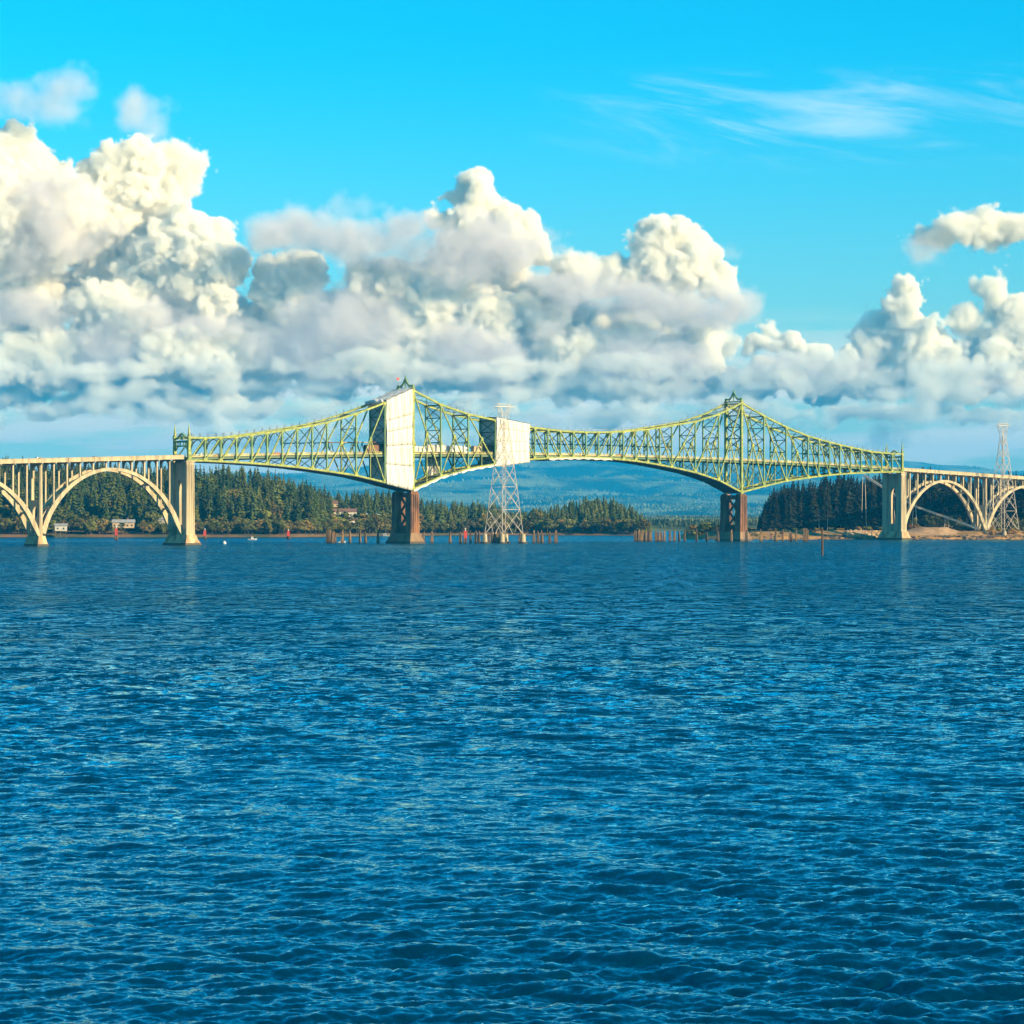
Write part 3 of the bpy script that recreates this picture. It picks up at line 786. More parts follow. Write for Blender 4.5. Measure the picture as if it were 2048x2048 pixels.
# peaked crowns of the two towers
for s_ in (S1, S2):
    ht = 81.2; mb = MB(); c = WT / 2
    for sg in (-1, 1):
        pts = [(c, 5.6), (0.9, 3.7), (2.2, 2.2), (4.2, 1.3), (c, 1.9)]
        pts = [(c - sg * a_ if a_ != c else c - sg * c, b_) for a_, b_ in ((0, 6.6), (1.1, 4.7), (2.4, 3.2), (4.2, 2.2), (c, 2.7))]
        for (a0, c0), (a1, c1) in zip(pts[:-1], pts[1:]): mb.bar(B(s_, a0, ht + c0), B(s_, a1, ht + c1), 0.7, 0.8)
        mb.bar(B(s_, c - sg * c, ht + 2.9), B(s_, c - sg * c, ht + 1.0), 0.9, 1.0, NRM)
    mb.bar(B(s_, 0, ht + 0.9), B(s_, WT, ht + 0.9), 0.6, 0.7); mb.bar(B(s_, c, ht + .9), B(s_, c, ht + 8.0), 0.45, 0.45, NRM)
    mb.bar(B(s_, 2.5, ht + 1), B(s_, c, ht + 5.6), 0.3, 0.35); mb.bar(B(s_, WT - 2.5, ht + 1), B(s_, c, ht + 5.6), 0.3, 0.35)
    P(mb, 'tower_crown', M['steel_post'])
# end portals with spires
for s_ in (0.0, S3):
    hd = deck_h(s_); c = WT / 2
    for w_ in (0.0, WT):
        mb = MB(); mb.box((s_, w_, 42.0), (1.5, 1.6, 11.4), B, (0.85, 0.85)); mb.box((s_, w_, 53.4), (1.25, 1.3, 1.2), B); mb.box((s_, w_, 54.6), (0.95, 1.0, 5.8), B, (0.12, 0.12))
        P(mb, 'portal_spire')
    mb = MB()
    mb.bar(B(s_, 0, 51.6), B(s_, WT, 51.6), 0.9, 0.9); mb.bar(B(s_, 0, hd + 5.6), B(s_, WT, hd + 5.6), 0.5, 0.6)
    for sg in (-1, 1):
        for (a0, c0), (a1, c1) in (((0, 3.9), (1.6, 3.2)), ((1.6, 3.2), (3.4, 1.8)), ((3.4, 1.8), (c, 1.3))): mb.bar(B(s_, c - sg * a0, 51.6 + c0), B(s_, c - sg * a1, 51.6 + c1), 0.8, 0.8)
        mb.bar(B(s_, c - sg * c, hd + 2.6), B(s_, c - sg * 3.2, hd + 5.6), 0.4, 0.5)
        for q in range(3): mb.bar(B(s_, c - sg * (1.0 + 2 * q), hd + 5.6), B(s_, c - sg * (2.2 + 2 * q), 51.6), 0.3, 0.3); mb.bar(B(s_, c - sg * (2.2 + 2 * q), hd + 5.6), B(s_, c - sg * (1.0 + 2 * q), 51.6), 0.3, 0.3)
    mb.prism([(c + 1.0 * math.cos(q * math.pi / 4), 53.4 + 1.0 * math.sin(q * math.pi / 4)) for q in range(8)], lambda p, a_, q_: B(s_ + a_, p, q_), -.3, .3)
    P(mb, 'portal_gable', M['steel_post'])

# ---------------------------------------------------------------- concrete piers of the steel spans
def ring_arch(c, w_half, base, spring, apex, n=7):
    """pointed arch opening outline (across, height)"""
    L_ = [(c - w_half, base), (c - w_half, spring)]
    for k in range(1, n): t = k / n; L_.append((c - w_half * math.cos(t * math.pi / 2) ** 0.9, spring + (apex - spring) * math.sin(t * math.pi / 2)))
    R_ = [(2 * c - a_, b_) for a_, b_ in reversed(L_)]
    return L_ + [(c, apex)] + R_


def wall_with_hole(mb, a0, a1, h0, h1, hole, s_, th):
    """transverse wall from a0..a1, h0..h1 with an arched hole open at its foot level"""
    c = (a0 + a1) / 2
    L_ = [p for p in hole if p[0] <= c + 1e-6]; R_ = [p for p in hole if p[0] >= c - 1e-6]
    hb = hole[0][1]
    fr = lambda p, a_, q: B(s_ + a_, p, q)
    for side, e in ((L_, a0), (R_, a1)):
        for (p0, q0), (p1, q1) in zip(side[:-1], side[1:]):
            if abs(q1 - q0) < 1e-6: continue
            mb.prism([(e, q0), (p0, q0), (p1, q1), (e, q1)], fr, -th / 2, th / 2)
    ap = max(q for p, q in hole)
    mb.prism([(a0, ap), (a1, ap), (a1, h1), (a0, h1)], fr, -th / 2, th / 2)
    if hb > h0 + 1e-6: mb.prism([(a0, h0), (a1, h0), (a1, hb), (a0, hb)], fr, -th / 2, th / 2)


def flare_base(mb, s_, c, ls, lw, h, k=1.22):
    for z0, z1, k0, k1 in ((-1.5, 0.4, k * 1.02, k), (0.4, h * 0.55, k, (k + 1) / 2 * 0.985), (h * 0.55, h, (k + 1) / 2 * 0.985, 1.0)):
        q = []
        for z, kk in ((z0, k0), (z1, k1)):
            a_, b_ = ls / 2 + (kk - 1) * 9, lw / 2 + (kk - 1) * 9
            q += [B(s_ - a_, c - b_, z), B(s_ + a_, c - b_, z), B(s_ + a_, c + b_, z), B(s_ - a_, c + b_, z)]
        mb.hexa(q)


def tide_band(t, s_, c, ls, lw, k):
    q = []
    for z, kk in ((-1.5, k * 1.02 + .012), (1.1, k - .012 + .012)):
        a_, b_ = ls / 2 + (kk - 1) * 9, lw / 2 + (kk - 1) * 9
        q += [B(s_ - a_, c - b_, z), B(s_ + a_, c - b_, z), B(s_ + a_, c + b_, z), B(s_ - a_, c + b_, z)]
    mb = MB(); mb.hexa(q); part(mb, 'tide_band', M['algae'], t)


def end_pier(s_, label):
    t = thing('concrete_pier', label, 'pier', 'concrete piers carrying the steel spans', loc=B(s_, WT / 2, 0))
    mb = MB(); flare_base(mb, s_, WT / 2, 5.2, 17.5, 5.2); part(mb, 'pier_base', M['concrete_stain'], t); tide_band(t, s_, WT / 2, 5.2, 17.5, 1.22)
    for c in (0.6, WT - 0.6):
        mb = MB(); mb.box((s_, c, 5.2), (4.9, 4.2, 36.0), B, (0.90, 0.92))
        part(mb, 'pier_column', M['concrete'], t)
        mb = MB()                                           # raised pilaster strips on the faces
        for a_ in (-1.75, -0.6, 0.6, 1.75): mb.box((s_ + a_, c - math.copysign(2.06, 6.6 - c), 6), (0.55, 0.36, 34.0), B, (1, 1))
        mb.box((s_, c, 41.2), (5.2, 4.5, 0.7), B); part(mb, 'pilaster', M['concrete'], t)
    mb = MB(); wall_with_hole(mb, 2.2, WT - 2.2, 5.2, 41.0, ring_arch(WT / 2, 2.6, 10.0, 26.0, 32.5), s_, 3.0); part(mb, 'cross_wall', M['concrete'], t)
    return t


end_pier(0.0, 'tall pale concrete end pier with arched opening between left arch and steel span')
end_pier(S3, 'tall pale concrete end pier beside the boulder bank at the right shore')


def main_pier(s_, label):
    t = thing('concrete_pier', label, 'pier', 'concrete piers carrying the steel spans', loc=B(s_, WT / 2, 0))
    mb = MB(); flare_base(mb, s_, WT / 2, 6.4, 18.0, 5.4, 1.2); part(mb, 'pier_base', M['base_brown'], t); tide_band(t, s_, WT / 2, 6.4, 18.0, 1.2)
    for c in (0.3, WT - 0.3):
        mb = MB(); mb.box((s_, c, 5.4), (5.9, 4.6, 21.3), B, (0.9, 0.93)); part(mb, 'pier_column', M['pier_brown'], t)
        mb = MB(); e = c - math.copysign(2.3, 6.6 - c)
        for a_ in (-2.2, -0.75, 0.75, 2.2): mb.box((s_ + a_ * 0.95, e, 6), (0.8, 0.34, 20.2), B, (0.92, 1))
        mb.box((s_, c, 26.7), (4.6, 3.6, 0.9), B); part(mb, 'pilaster', M['pier_brown'], t)
        mb = MB(); mb.box((s_, c + (0.3 if c > 6 else -0.3), 27.6), (1.9, 1.6, 0.9), B, (0.6, 0.7)); part(mb, 'bearing', M['steel_dark'], t)
    mb = MB(); c = WT / 2
    fr = lambda p, a_, q: B(s_ + a_, p, q)
    for a0, a1, h0, h1 in ((2.2, WT - 2.2, 5.4, 9.6), (2.2, WT - 2.2, 24.4, 26.9), (2.2, 2.9, 9.6, 24.4), (WT - 2.9, WT - 2.2, 9.6, 24.4)): mb.prism([(a0, h0), (a1, h0), (a1, h1), (a0, h1)], fr, -.9, .9)
    part(mb, 'cross_wall', M['pier_brown'], t)
    mb = MB()
    for a0, h0, a1, h1 in ((2.8, 9.5, WT - 2.8, 17), (WT - 2.8, 9.5, 2.8, 17), (2.8, 17, WT - 2.8, 24.5), (WT - 2.8, 17, 2.8, 24.5)): mb.bar(B(s_, a0, h0), B(s_, a1, h1), 0.9, 0.95)
    part(mb, 'lattice_web', M['pier_brown'], t)
    return t


main_pier(S1, 'brown stained concrete main pier under the tarpaulin wrapped tower')
main_pier(S2, 'brown stained concrete main pier under the bare right tower')

# ---------------------------------------------------------------- concrete arch approaches
RW = (2.6, 10.6)                                            # the two arch ribs


def rib_h(x, crown, spring, half):
    k = min(abs(x) / half, 1.0); R = (half * half + 32.0 * 32) / 64.0
    circ = (R - math.sqrt(max(R * R - (k * half) ** 2, 0))) / 32.0; d = 0.8 * circ + 0.2 * k * k
    return crown - (crown - spring) * d


def arch_span(sa, sb, crown, spring, label, npan=11, skip_end=False):
    t = thing('arch_span', label, 'bridge', 'concrete arch approach spans', loc=B((sa + sb) / 2, 6.6, 0))
    c = (sa + sb) / 2; half = (sb - sa) / 2
    for w_ in RW:
        mb = MB(); n = 40; prev = None
        for k in range(n + 1):
            x = -half + 2 * half * k / n; h = rib_h(x, crown, spring, half)
            x2 = x + 0.01; sl = (rib_h(x2, crown, spring, half) - h) / 0.01
            th = 1.5 + 1.1 * abs(x / half) ** 2; nx_, nz_ = sl / math.hypot(1, sl), -1 / math.hypot(1, sl)
            q = [B(c + x, w_ - .75, h), B(c + x + nx_ * th, w_ - .75, h + nz_ * th), B(c + x + nx_ * th, w_ + .75, h + nz_ * th), B(c + x, w_ + .75, h)]
            if prev: mb.add(prev + q, [(0, 1, 5, 4), (1, 2, 6, 5), (2, 3, 7, 6), (3, 0, 4, 7)] + ([(0, 3, 2, 1)] if k == 1 else []) + ([(4, 5, 6, 7)] if k == n else []))
            prev = q
        part(mb, 'arch_rib', M['concrete'], t)
    for k in (3, 9, 31, 37):                                # struts tying the two ribs
        x = -half + 2 * half * k / 40; h = rib_h(x, crown, spring, half) - 1.3
        mb = MB(); mb.box((c + x, 6.6, h - .5), (1.0, 7.2, 1.0), B); part(mb, 'rib_strut', M['concrete'], t)
    for k in range(1, npan):                                # spandrel bents
        s_ = sa + (sb - sa) * k / npan; hr = rib_h(s_ - c, crown, spring, half); hd = deck_h(s_) - 0.62
        if hd - hr < 0.9: continue
        for w_ in RW:
            mb = MB(); mb.box((s_, w_, hr - .6), (0.75, 0.95, hd - hr + .6), B); part(mb, 'column', M['concrete'], t)
        if hd - hr > 4.5:
            mb = MB(); hole = ring_arch(6.6, 2.9, hd - 4.2, hd - 3.4, hd - 0.9); wall_with_hole(mb, 3.1, 10.1, hd - 4.2, hd, hole, s_, 0.55); part(mb, 'bent_arch', M['concrete'], t)
        else:
            mb = MB(); mb.box((s_, 6.6, hd - .9), (0.55, 7.0, .9), B); part(mb, 'bent_arch', M['concrete'], t)
    mb = MB(); n = 16
    for k in range(n):
        a, b_ = sa + (sb - sa) * k / n, sa + (sb - sa) * (k + 1) / n; ha, hb = deck_h(a), deck_h(b_)
        mb.hexa([B(a, 0.9, ha - .62), B(b_, 0.9, hb - .62), B(b_, WT - .9, hb - .62), B(a, WT - .9, ha - .62), B(a, .9, ha), B(b_, .9, hb), B(b_, WT - .9, hb), B(a, WT - .9, ha)])
    part(mb, 'road_deck', M['asphalt'], t)
    for w_, o in ((0.7, -1), (WT - .7, 1)):
        mb = MB()                                           # edge beam with a thin cornice
        for k in range(n):
            a, b_ = sa + (sb - sa) * k / n, sa + (sb - sa) * (k + 1) / n
            mb.bar(B(a, w_ + o * .12, deck_h(a) - .72), B(b_, w_ + o * .12, deck_h(b_) - .72), .75, .42)
            mb.bar(B(a, w_ - o * .1, deck_h(a) - .2), B(b_, w_ - o * .1, deck_h(b_) - .2), .4, .64)
        part(mb, 'cornice', M['concrete'], t)
        for k in range(npan):
            a, b_ = sa + (sb - sa) * k / npan + .35, sa + (sb - sa) * (k + 1) / npan - .35
            mb = MB(); mb.bar(B(a, w_, deck_h(a) + .58), B(b_, w_, deck_h(b_) + .58), .26, .92); mb.bar(B(a, w_ + o * .03, deck_h(a) + 1.14), B(b_, w_ + o * .03, deck_h(b_) + 1.14), .42, .2); part(mb, 'parapet_panel', M['concrete'], t)
            s_ = sa + (sb - sa) * k / npan; mb = MB(); mb.box((s_, w_ + o * .02, deck_h(s_) - .5), (.62, .5, 1.84), B); mb.box((s_, w_ + o * .28, deck_h(s_) - 1.5), (.5, .5, 1.0), B, (1, 1.2)); part(mb, 'parapet_post', M['concrete'], t)
    return t


arch_span(-81.5, -2.6, 38.0, 6.5, 'full concrete arch span left of the steel truss, standing in the bay')
arch_span(-162.0, -81.5, 35.2, 5.0, 'concrete arch span cut off by the left edge')
arch_span(522.6, 601.5, 37.6, 6.5, 'full concrete arch span right of the steel truss in front of the wood')
arch_span(601.5, 682.0, 34.8, 5.0, 'concrete arch span cut off by the right edge behind the lattice pylon')


def arch_pier(s_, label):
    t = thing('arch_pier', label, 'pier', 'concrete piers between the approach arches', loc=B(s_, 6.6, 0))
    mb = MB(); flare_base(mb, s_, 6.6, 3.6, 11.5, 5.0, 1.12); part(mb, 'pier_base', M['concrete_stain'], t); tide_band(t, s_, 6.6, 3.6, 11.5, 1.12)
    hd = deck_h(s_) - .95
    for w_ in RW:
        mb = MB(); mb.box((s_, w_, 5.0), (1.7, 1.7, hd - 5.0), B, (0.8, 0.9))
        mb.box((s_, w_ - .75 if w_ < 6 else w_ + .75, 5), (0.7, .5, hd - 5.0), B); part(mb, 'pier_column', M['concrete'], t)
    mb = MB(); wall_with_hole(mb, 3.4, 9.8, 5, 22, ring_arch(6.6, 2.3, 5.0, 15.5, 19.5), s_, 1.2)
    wall_with_hole(mb, 3.4, 9.8, hd - 7, hd, ring_arch(6.6, 2.4, hd - 7, hd - 4, hd - 1.2), s_, 0.9); part(mb, 'cross_wall', M['concrete'], t)


arch_pier(-81.5, 'slender concrete pier on a flared base between the left approach arches')
arch_pier(601.5, 'slender concrete pier at the right bank beside the lattice pylon')
# ---------------------------------------------------------------- tarpaulins of the painting works
def cloth_face(mb, s0, s1, lo, hi, wq, amp, seed, nx=26, nz=20, pleat=1.1, off=(0, 0)):
    """hanging sheet on the plane across = wq, pleated; lo(s), hi(s) give its lower and upper edge; closed back 6 cm behind"""
    r = random.Random(seed); ph = [r.uniform(0, 6.28) for _ in range(6)]
    sg = -1 if wq < 5 else 1
    o = len(mb.v)
    for lay in (0, 1):
        for j in range(nz + 1):
            for i in range(nx + 1):
                s_ = s0 + (s1 - s0) * i / nx; tz = j / nz; h = lo(s_) + (hi(s_) - lo(s_)) * tz
                d = amp * (math.sin(s_ * 6.28 / pleat + ph[0] + 0.5 * math.sin(h * .5 + ph[1])) * 0.5 + math.sin(s_ * 1.3 + ph[2] + h * .2) * 0.8 + math.sin(h * .3 + ph[3]) * .4)
                ss_ = s_ + off[0] * (1 - tz) * math.sin(tz * 2.2) * (i / nx)
                mb.v.append(tuple(B(ss_, wq + sg * (0.25 + d - 0.06 * lay), h)))
    st_ = (nx + 1) * (nz + 1)
    for lay in (0, 1):
        for j in range(nz):
            for i in range(nx):
                a = o + lay * st_ + j * (nx + 1) + i; mb.f.append((a, a + 1, a + nx + 2, a + nx + 1))
    for i in range(nx):
        for j in (0, nz): a = o + j * (nx + 1) + i; mb.f.append((a, a + 1, a + 1 + st_, a + st_))
    for j in range(nz):
        for i in (0, nx): a = o + j * (nx + 1) + i; mb.f.append((a, a + nx + 1, a + nx + 1 + st_, a + st_))


def hts(span):
    n = NP[span]; off = (0, S1, S2)[span]; pp = (PS, PM, PS)[span]
    return (lambda s_: node(span, min(max((s_ - off) / pp, 0), n))[1]), (lambda s_: node(span, min(max((s_ - off) / pp, 0), n))[2])


def shroud(span, s0, s1, cuts, label, seed, near_mat, off=(0, 0), ext=(1.0, 0.9), end_s=None):
    t = thing('tarpaulin_enclosure', label, 'tarpaulin', 'white tarpaulin enclosures on the truss', loc=B((s0 + s1) / 2, 0, 0))
    lo, hi = hts(span)
    L_ = lambda s_: lo(s_) - ext[1]; H_ = lambda s_: hi(s_) + ext[0]
    for wq in (-0.75, WT + 0.75):
        for k in range(len(cuts) - 1):
            a, b_ = cuts[k], cuts[k + 1]
            mb = MB(); f0 = lambda s_, a=a: L_(s_) + (H_(s_) - L_(s_)) * a; f1 = lambda s_, b_=b_: L_(s_) + (H_(s_) - L_(s_)) * b_ + .1
            cloth_face(mb, s0, s1, f0, f1, wq, 0.32, seed, 60, max(4, int(16 * (b_ - a) * 2)), 1.9, off=off if k == 0 else (0, 0)); part(mb, 'tarpaulin_panel', near_mat, t, True)
    mb = MB(); n = 14                                        # sheets over the top, slack between battens
    for k in range(4):
        a, b_ = s0 + (s1 - s0) * k / 4, s0 + (s1 - s0) * (k + 1) / 4
        mb = MB(); o = 0
        for lay in (0, 1):
            for i in range(9):
                s_ = a + (b_ - a) * i / 8
                for j in range(n + 1): q = j / n; mb.v.append(tuple(B(s_, -1.1 + (WT + 2.2) * q, H_(s_) + .12 + 0.45 * math.sin(q * math.pi) + 0.28 * math.sin(i / 8 * math.pi) + .12 * math.sin(q * 17 + k) - .08 * lay)))
        for lay in (0, 1):
            for i in range(8):
                for j in range(n): p = lay * 9 * (n + 1) + i * (n + 1) + j; mb.f.append((p, p + 1, p + n + 2, p + n + 1))
        part(mb, 'top_sheet', M['tarp'], t, True)
    e = s0 if end_s is None else end_s                       # grey screen closing the end
    mb = MB(); hd = deck_h(e)
    for a, b_, h0, h1 in ((-.6, WT + .6, hd + 5.4, H_(e) - .2), (-.6, WT + .6, L_(e) + .2, hd - 1.9), (-.6, 1.0, hd - 1.9, hd + 5.4), (WT - 1.0, WT + .6, hd - 1.9, hd + 5.4)):
        n2 = 20
        for k in range(n2):
            c0, c1 = a + (b_ - a) * k / n2, a + (b_ - a) * (k + 1) / n2; d = .12 * (k % 2)
            mb.hexa([B(e + .3 + d, c0, h0), B(e + .42 - d + .1, c1, h0), B(e + .5, c1, h0), B(e + .48, c0, h0), B(e + .3 + d, c0, h1), B(e + .42 - d + .1, c1, h1), B(e + .5, c1, h1), B(e + .48, c0, h1)])
    part(mb, 'end_screen', M['tarp_grey'], t)
    return t


shroud(0, 13 * PS + .5, 15 * PS - .9, (0, .235, .45, .62, .75, 1.0), 'tall white pleated tarpaulin enclosure wrapped around the left tower', 3, M['tarp'], off=(1.6, 0))
shroud(1, S1 + 6 * PM + .3, S1 + 8 * PM + 5.0, (0, .28, .52, .78, 1.0), 'smaller white tarpaulin enclosure on the middle span behind the lattice pylon', 23, M['tarp'], ext=(1.4, 1.5))

# bundled sheet on the left edge of the big enclosure's roof
mb = MB(); lo, hi = hts(0); s_ = 13 * PS - 2.0
pts = [B(s_ + .6 * math.sin(k), -.5 + (WT + 1) * k / 12, hi(s_) + 1.3 + .3 * math.sin(k * 1.7)) for k in range(13)]
mb.tube(pts, [0.5 + .9 * math.sin(math.pi * k / 12) ** .5 * (1 + .15 * math.sin(k * 2.3)) for k in range(13)], 8)
o = mb.build('sheet_bundle', M['tarp_grey'], None, True); tag(o, 'grey rolled sheet lying across the top chords left of the big enclosure', 'tarpaulin')

# white sheets slung under the bottom chord
for k, (i0, i1, nm, mm) in enumerate(((0, 3, 'dirty white sheeting slung under the bottom chord right of the left tower', 'tarp'), (3, 6, 'white sheeting slung under the bottom chord left of the smaller enclosure', 'tarp'), (10, 15, 'white sheeting slung under the bottom chord at mid span', 'tarp_old'))):
    t = thing('slung_sheeting', nm, 'tarpaulin', 'sheeting slung under the bottom chord', loc=B(S1 + i0 * PM, 0, 0))
    for i in range(i0, i1):
        a, b_ = node(1, i), node(1, i + 1); mb = MB(); n = 8; o = 0
        for lay in (0, 1):
            for p in range(n + 1):
                for q in range(7):
                    s_ = a[0] + (b_[0] - a[0]) * (p / n) * .99; ww_ = -1.0 + (WT + 2) * q / 6
                    h = a[1] + (b_[1] - a[1]) * p / n - .85 - .35 * math.sin(p / n * math.pi) - .12 * math.sin(p * 2.1 + i) - .3 * math.sin(q / 6 * math.pi) + (.75 if q in (0, 6) else 0) - .07 * lay
                    mb.v.append(tuple(B(s_, ww_, h)))
        st_ = (n + 1) * 7
        for lay in (0, 1):
            for p in range(n):
                for q in range(6): v_ = lay * st_ + p * 7 + q; mb.f.append((v_, v_ + 1, v_ + 8, v_ + 7))
        part(mb, 'sheet', M[mm], t, True)
        mb = MB(); m_ = 10
        for p in range(m_):
            e0, e1 = p / m_, (p + 1) / m_ * .999
            c0, c1 = [B(a[0] + (b_[0] - a[0]) * e, -1.12, a[1] + (b_[1] - a[1]) * e - .15) for e in (e0, e1)]; d0, d1 = [Vector((0, 0, -1.0 - .25 * math.sin(i * 3 + e * 9))) for e in (e0, e1)]
            mb.hexa([c0 + d0, c1 + d1, c1 + d1 + NRM * .06, c0 + d0 + NRM * .06, c0, c1, c1 + NRM * .06, c0 + NRM * .06])
        part(mb, 'skirt', M[mm], t)
# hanging curtain below the road on the far truss
mb = MB(); sh_ = u_to_s(866, WT - .5); cloth_face(mb, sh_ - 4.5, sh_ + 4.5, lambda s_: 35.5 + .6 * math.sin(s_), lambda s_: deck_h(s_) - 1.5, WT - .5, .4, 77, 24, 14, 2.2)
o = mb.build('hanging_sheet', M['tarp_old'], None, True); tag(o, 'grimy brown sheet hanging below the road deck right of the left tower', 'tarpaulin')

# ---------------------------------------------------------------- work platform, trailers and cars on the road
t = thing('work_platform', 'brown roofed work platform above the road left of the big enclosure', 'platform', loc=B(112, 9, 46))
for k in range(5):
    s_ = 88 + 6.4 * k; h = deck_h(s_) + 6.3
    mb = MB(); mb.box((s_ + 3.1, 8.5, h), (6.0, 7.5, .35), B); part(mb, 'platform_board', M['brownroof'] if k % 2 == 0 else M['wood_wall'], t)
for s_ in (90, 96.6, 103, 109.5, 116):
    mb = MB(); mb.bar(B(s_ - 1.6, 5.2, deck_h(s_)), B(s_, 5.2, deck_h(s_) + 6.3), .3, .3); mb.bar(B(s_ + 1.6, 5.2, deck_h(s_)), B(s_, 5.2, deck_h(s_) + 6.3), .3, .3); part(mb, 'trestle', M['steel_dark'], t)


def trailer(s_, w_, L_, H_, wd, mbody, label, cab=False, nm='trailer'):
    h = deck_h(s_); t = thing(nm, label, 'truck' if cab else 'trailer', 'work vehicles on the bridge', loc=B(s_, w_, h))
    mb = MB(); n = 10; poly = []
    prof_ = [(-wd / 2, 1.1), (wd / 2, 1.1), (wd / 2, H_ * .8), (wd * .42, H_ * .93), (wd * .25, H_), (-wd * .25, H_), (-wd * .42, H_ * .93), (-wd / 2, H_ * .8)]
    mb.prism(prof_, lambda p, a_, q: B(s_ + a_, w_ + p, h + q), -L_ / 2, L_ / 2); part(mb, 'body', mbody, t)
    mb = MB(); mb.box((s_, w_, h + .7), (L_ * .96, wd * .7, .4), B); part(mb, 'chassis', M['cardark'], t)
    k = 0
    for a_ in (-L_ * .42, -L_ * .30, L_ * .30, L_ * .42):
        for sd in (-1, 1):
            mb = MB(); c = B(s_ + a_, w_ + sd * wd * .42, h + .5)
            mb.prism([(.5 * math.cos(q * math.pi / 5), .5 * math.sin(q * math.pi / 5)) for q in range(10)], lambda p, a2, q, c=c: c + ALONG * p + NRM * a2 + Vector((0, 0, q)), -.15, .15); part(mb, 'wheel', M['tyre'], t)
    for q in range(int(L_ / 2.4)):
        mb = MB(); mb.box((s_ - L_ / 2 + 1.2 + q * 2.4, w_ - wd / 2 - .03, h + 1.3), (.12, .08, H_ * .72 - 1.2), B); part(mb, 'rib', M['tarp_old'], t)
    if cab:
        mb = MB(); mb.box((s_ + L_ / 2 + 1.3, w_, h + .6), (2.2, wd * .95, H_ * .72), B, (.8, .9)); cb = part(mb, 'cab', M['white'], t)
        mb = MB(); mb.box((s_ + L_ / 2 + 1.5, w_, h + 2.0), (2.0, wd * .98, .8), B, (.9, .95)); part(mb, 'window', M['glass'], t)
    return t


trailer(S1 + 6.0, 4.4, 11.5, 4.3, 2.7, M['tarp'], 'white work trailer on the road just right of the left tower')
trailer(S1 + 19.0, 4.4, 13.0, 5.0, 2.8, M['tarp_old'], 'tallest grimy white trailer, middle one of the parked work vehicles')
trailer(S1 + 32.4, 4.4, 10.5, 4.6, 2.8, M['tarp'], 'white box truck at the right end of the parked work vehicles', True, 'truck')
trailer(S1 - 23.5, 4.6, 9.0, 5.0, 2.8, M['brownroof'], 'brown equipment container on the road left of the big enclosure', False, 'container')
trailer(S1 + 46.5, 4.6, 5.5, 4.6, 2.8, M['wood_wall'], 'tan equipment box on the road left of the smaller enclosure', False, 'container')


def make_car(mb_body, van=False):
    root = bpy.data.objects.new('car', None); COL.objects.link(root)
    L_ = 4.6; H_ = 1.75 if van else 1.48
    sp_ = [(-2.3, .35), (2.3, .35), (2.3, .75), (1.2, .95), (.65, H_), (-1.4 if not van else -2.1, H_), (-2.15, 1.0), (-2.3, .8)]
    def prism(name, poly, w0, m, par):
        mb = MB(); mb.prism(poly, lambda p, a_, q: Vector((p, a_, q)), -w0, w0); o = mb.build(name, m, par); return o
    body = prism('body', sp_, .88, mb_body, root)
    prism('window', [(1.05, .98), (.6, H_ - .1), (-1.3, H_ - .1), (-1.9, 1.02)], .90, M['glass'], root)
    for x in (-1.4, 1.4):
        for y in (-.8, .8):
            mb = MB(); mb.prism([(x + .33 * math.cos(q * math.pi / 5), .33 + .33 * math.sin(q * math.pi / 5)) for q in range(10)], lambda p, a_, q, y=y: Vector((p, y + a_, q)), -.11, .11); mb.build('wheel', M['tyre'], root)
    return root


protos = {}
CARS = [(80, 'white', 'white car roof showing above the left approach parapet', 4.6), (191, 'cardark', 'dark car above the crown of the left arch', 4.6), (352, 'cardark', 'dark car under the left end portal', 8.6), (407, 'white', 'pale car just right of the left end portal', 4.4), (436, 'cardark', 'dark car in the left steel span, second panel', 8.8), (517, 'carsilver', 'silver car in the left steel span left of the red car', 4.4), (554, 'carred', 'red car in the left steel span', 4.4), (598, 'carsilver', 'silver car in the left steel span right of the red car', 4.4), (661, 'white', 'white car near the work platform', 4.4), (1166, 'white', 'white car at mid span', 4.4), (1238, 'carred', 'red car in the right half of the middle span', 4.4), (1319, 'carsilver', 'silver car left of the right tower', 8.8), (1579, 'white', 'white car in the right steel span', 4.4)]
for u, mm, lab, w_ in CARS:
    if mm not in protos: protos[mm] = o = make_car(M[mm], mm == 'white')
    else: o = copy_tree(protos[mm])
    s_ = u_to_s(u, w_); o.location = B(s_, w_, deck_h(s_) + .01); o.rotation_euler = (0, 0, math.atan2(ALONG.y, ALONG.x) + (math.pi if w_ > 6 else 0)); tag(o, lab, 'car', 'cars crossing the bridge')
# flag on the left tower
t = thing('flag', 'small red flag on a short pole beside the left tower crown', 'flag', loc=B(S1, WT, 84))
mb = MB(); mb.tube([B(S1, WT - 1, 83.5), B(S1, WT - 1, 88.5)], .07, 5); part(mb, 'pole', M['galv'], t)
mb = MB(); q = [B(S1 - 1.8 * k / 6, WT - 1 + .15 * math.sin(k), 88.3) for k in range(7)]
for a, b_ in zip(q[:-1], q[1:]): mb.hexa([a - Vector((0, 0, 1.2)), b_ - Vector((0, 0, 1.2)), b_ - Vector((0, 0, 1.2)) + NRM * .04, a - Vector((0, 0, 1.2)) + NRM * .04, a, b_, b_ + NRM * .04, a + NRM * .04])
part(mb, 'cloth', M['red'], t)

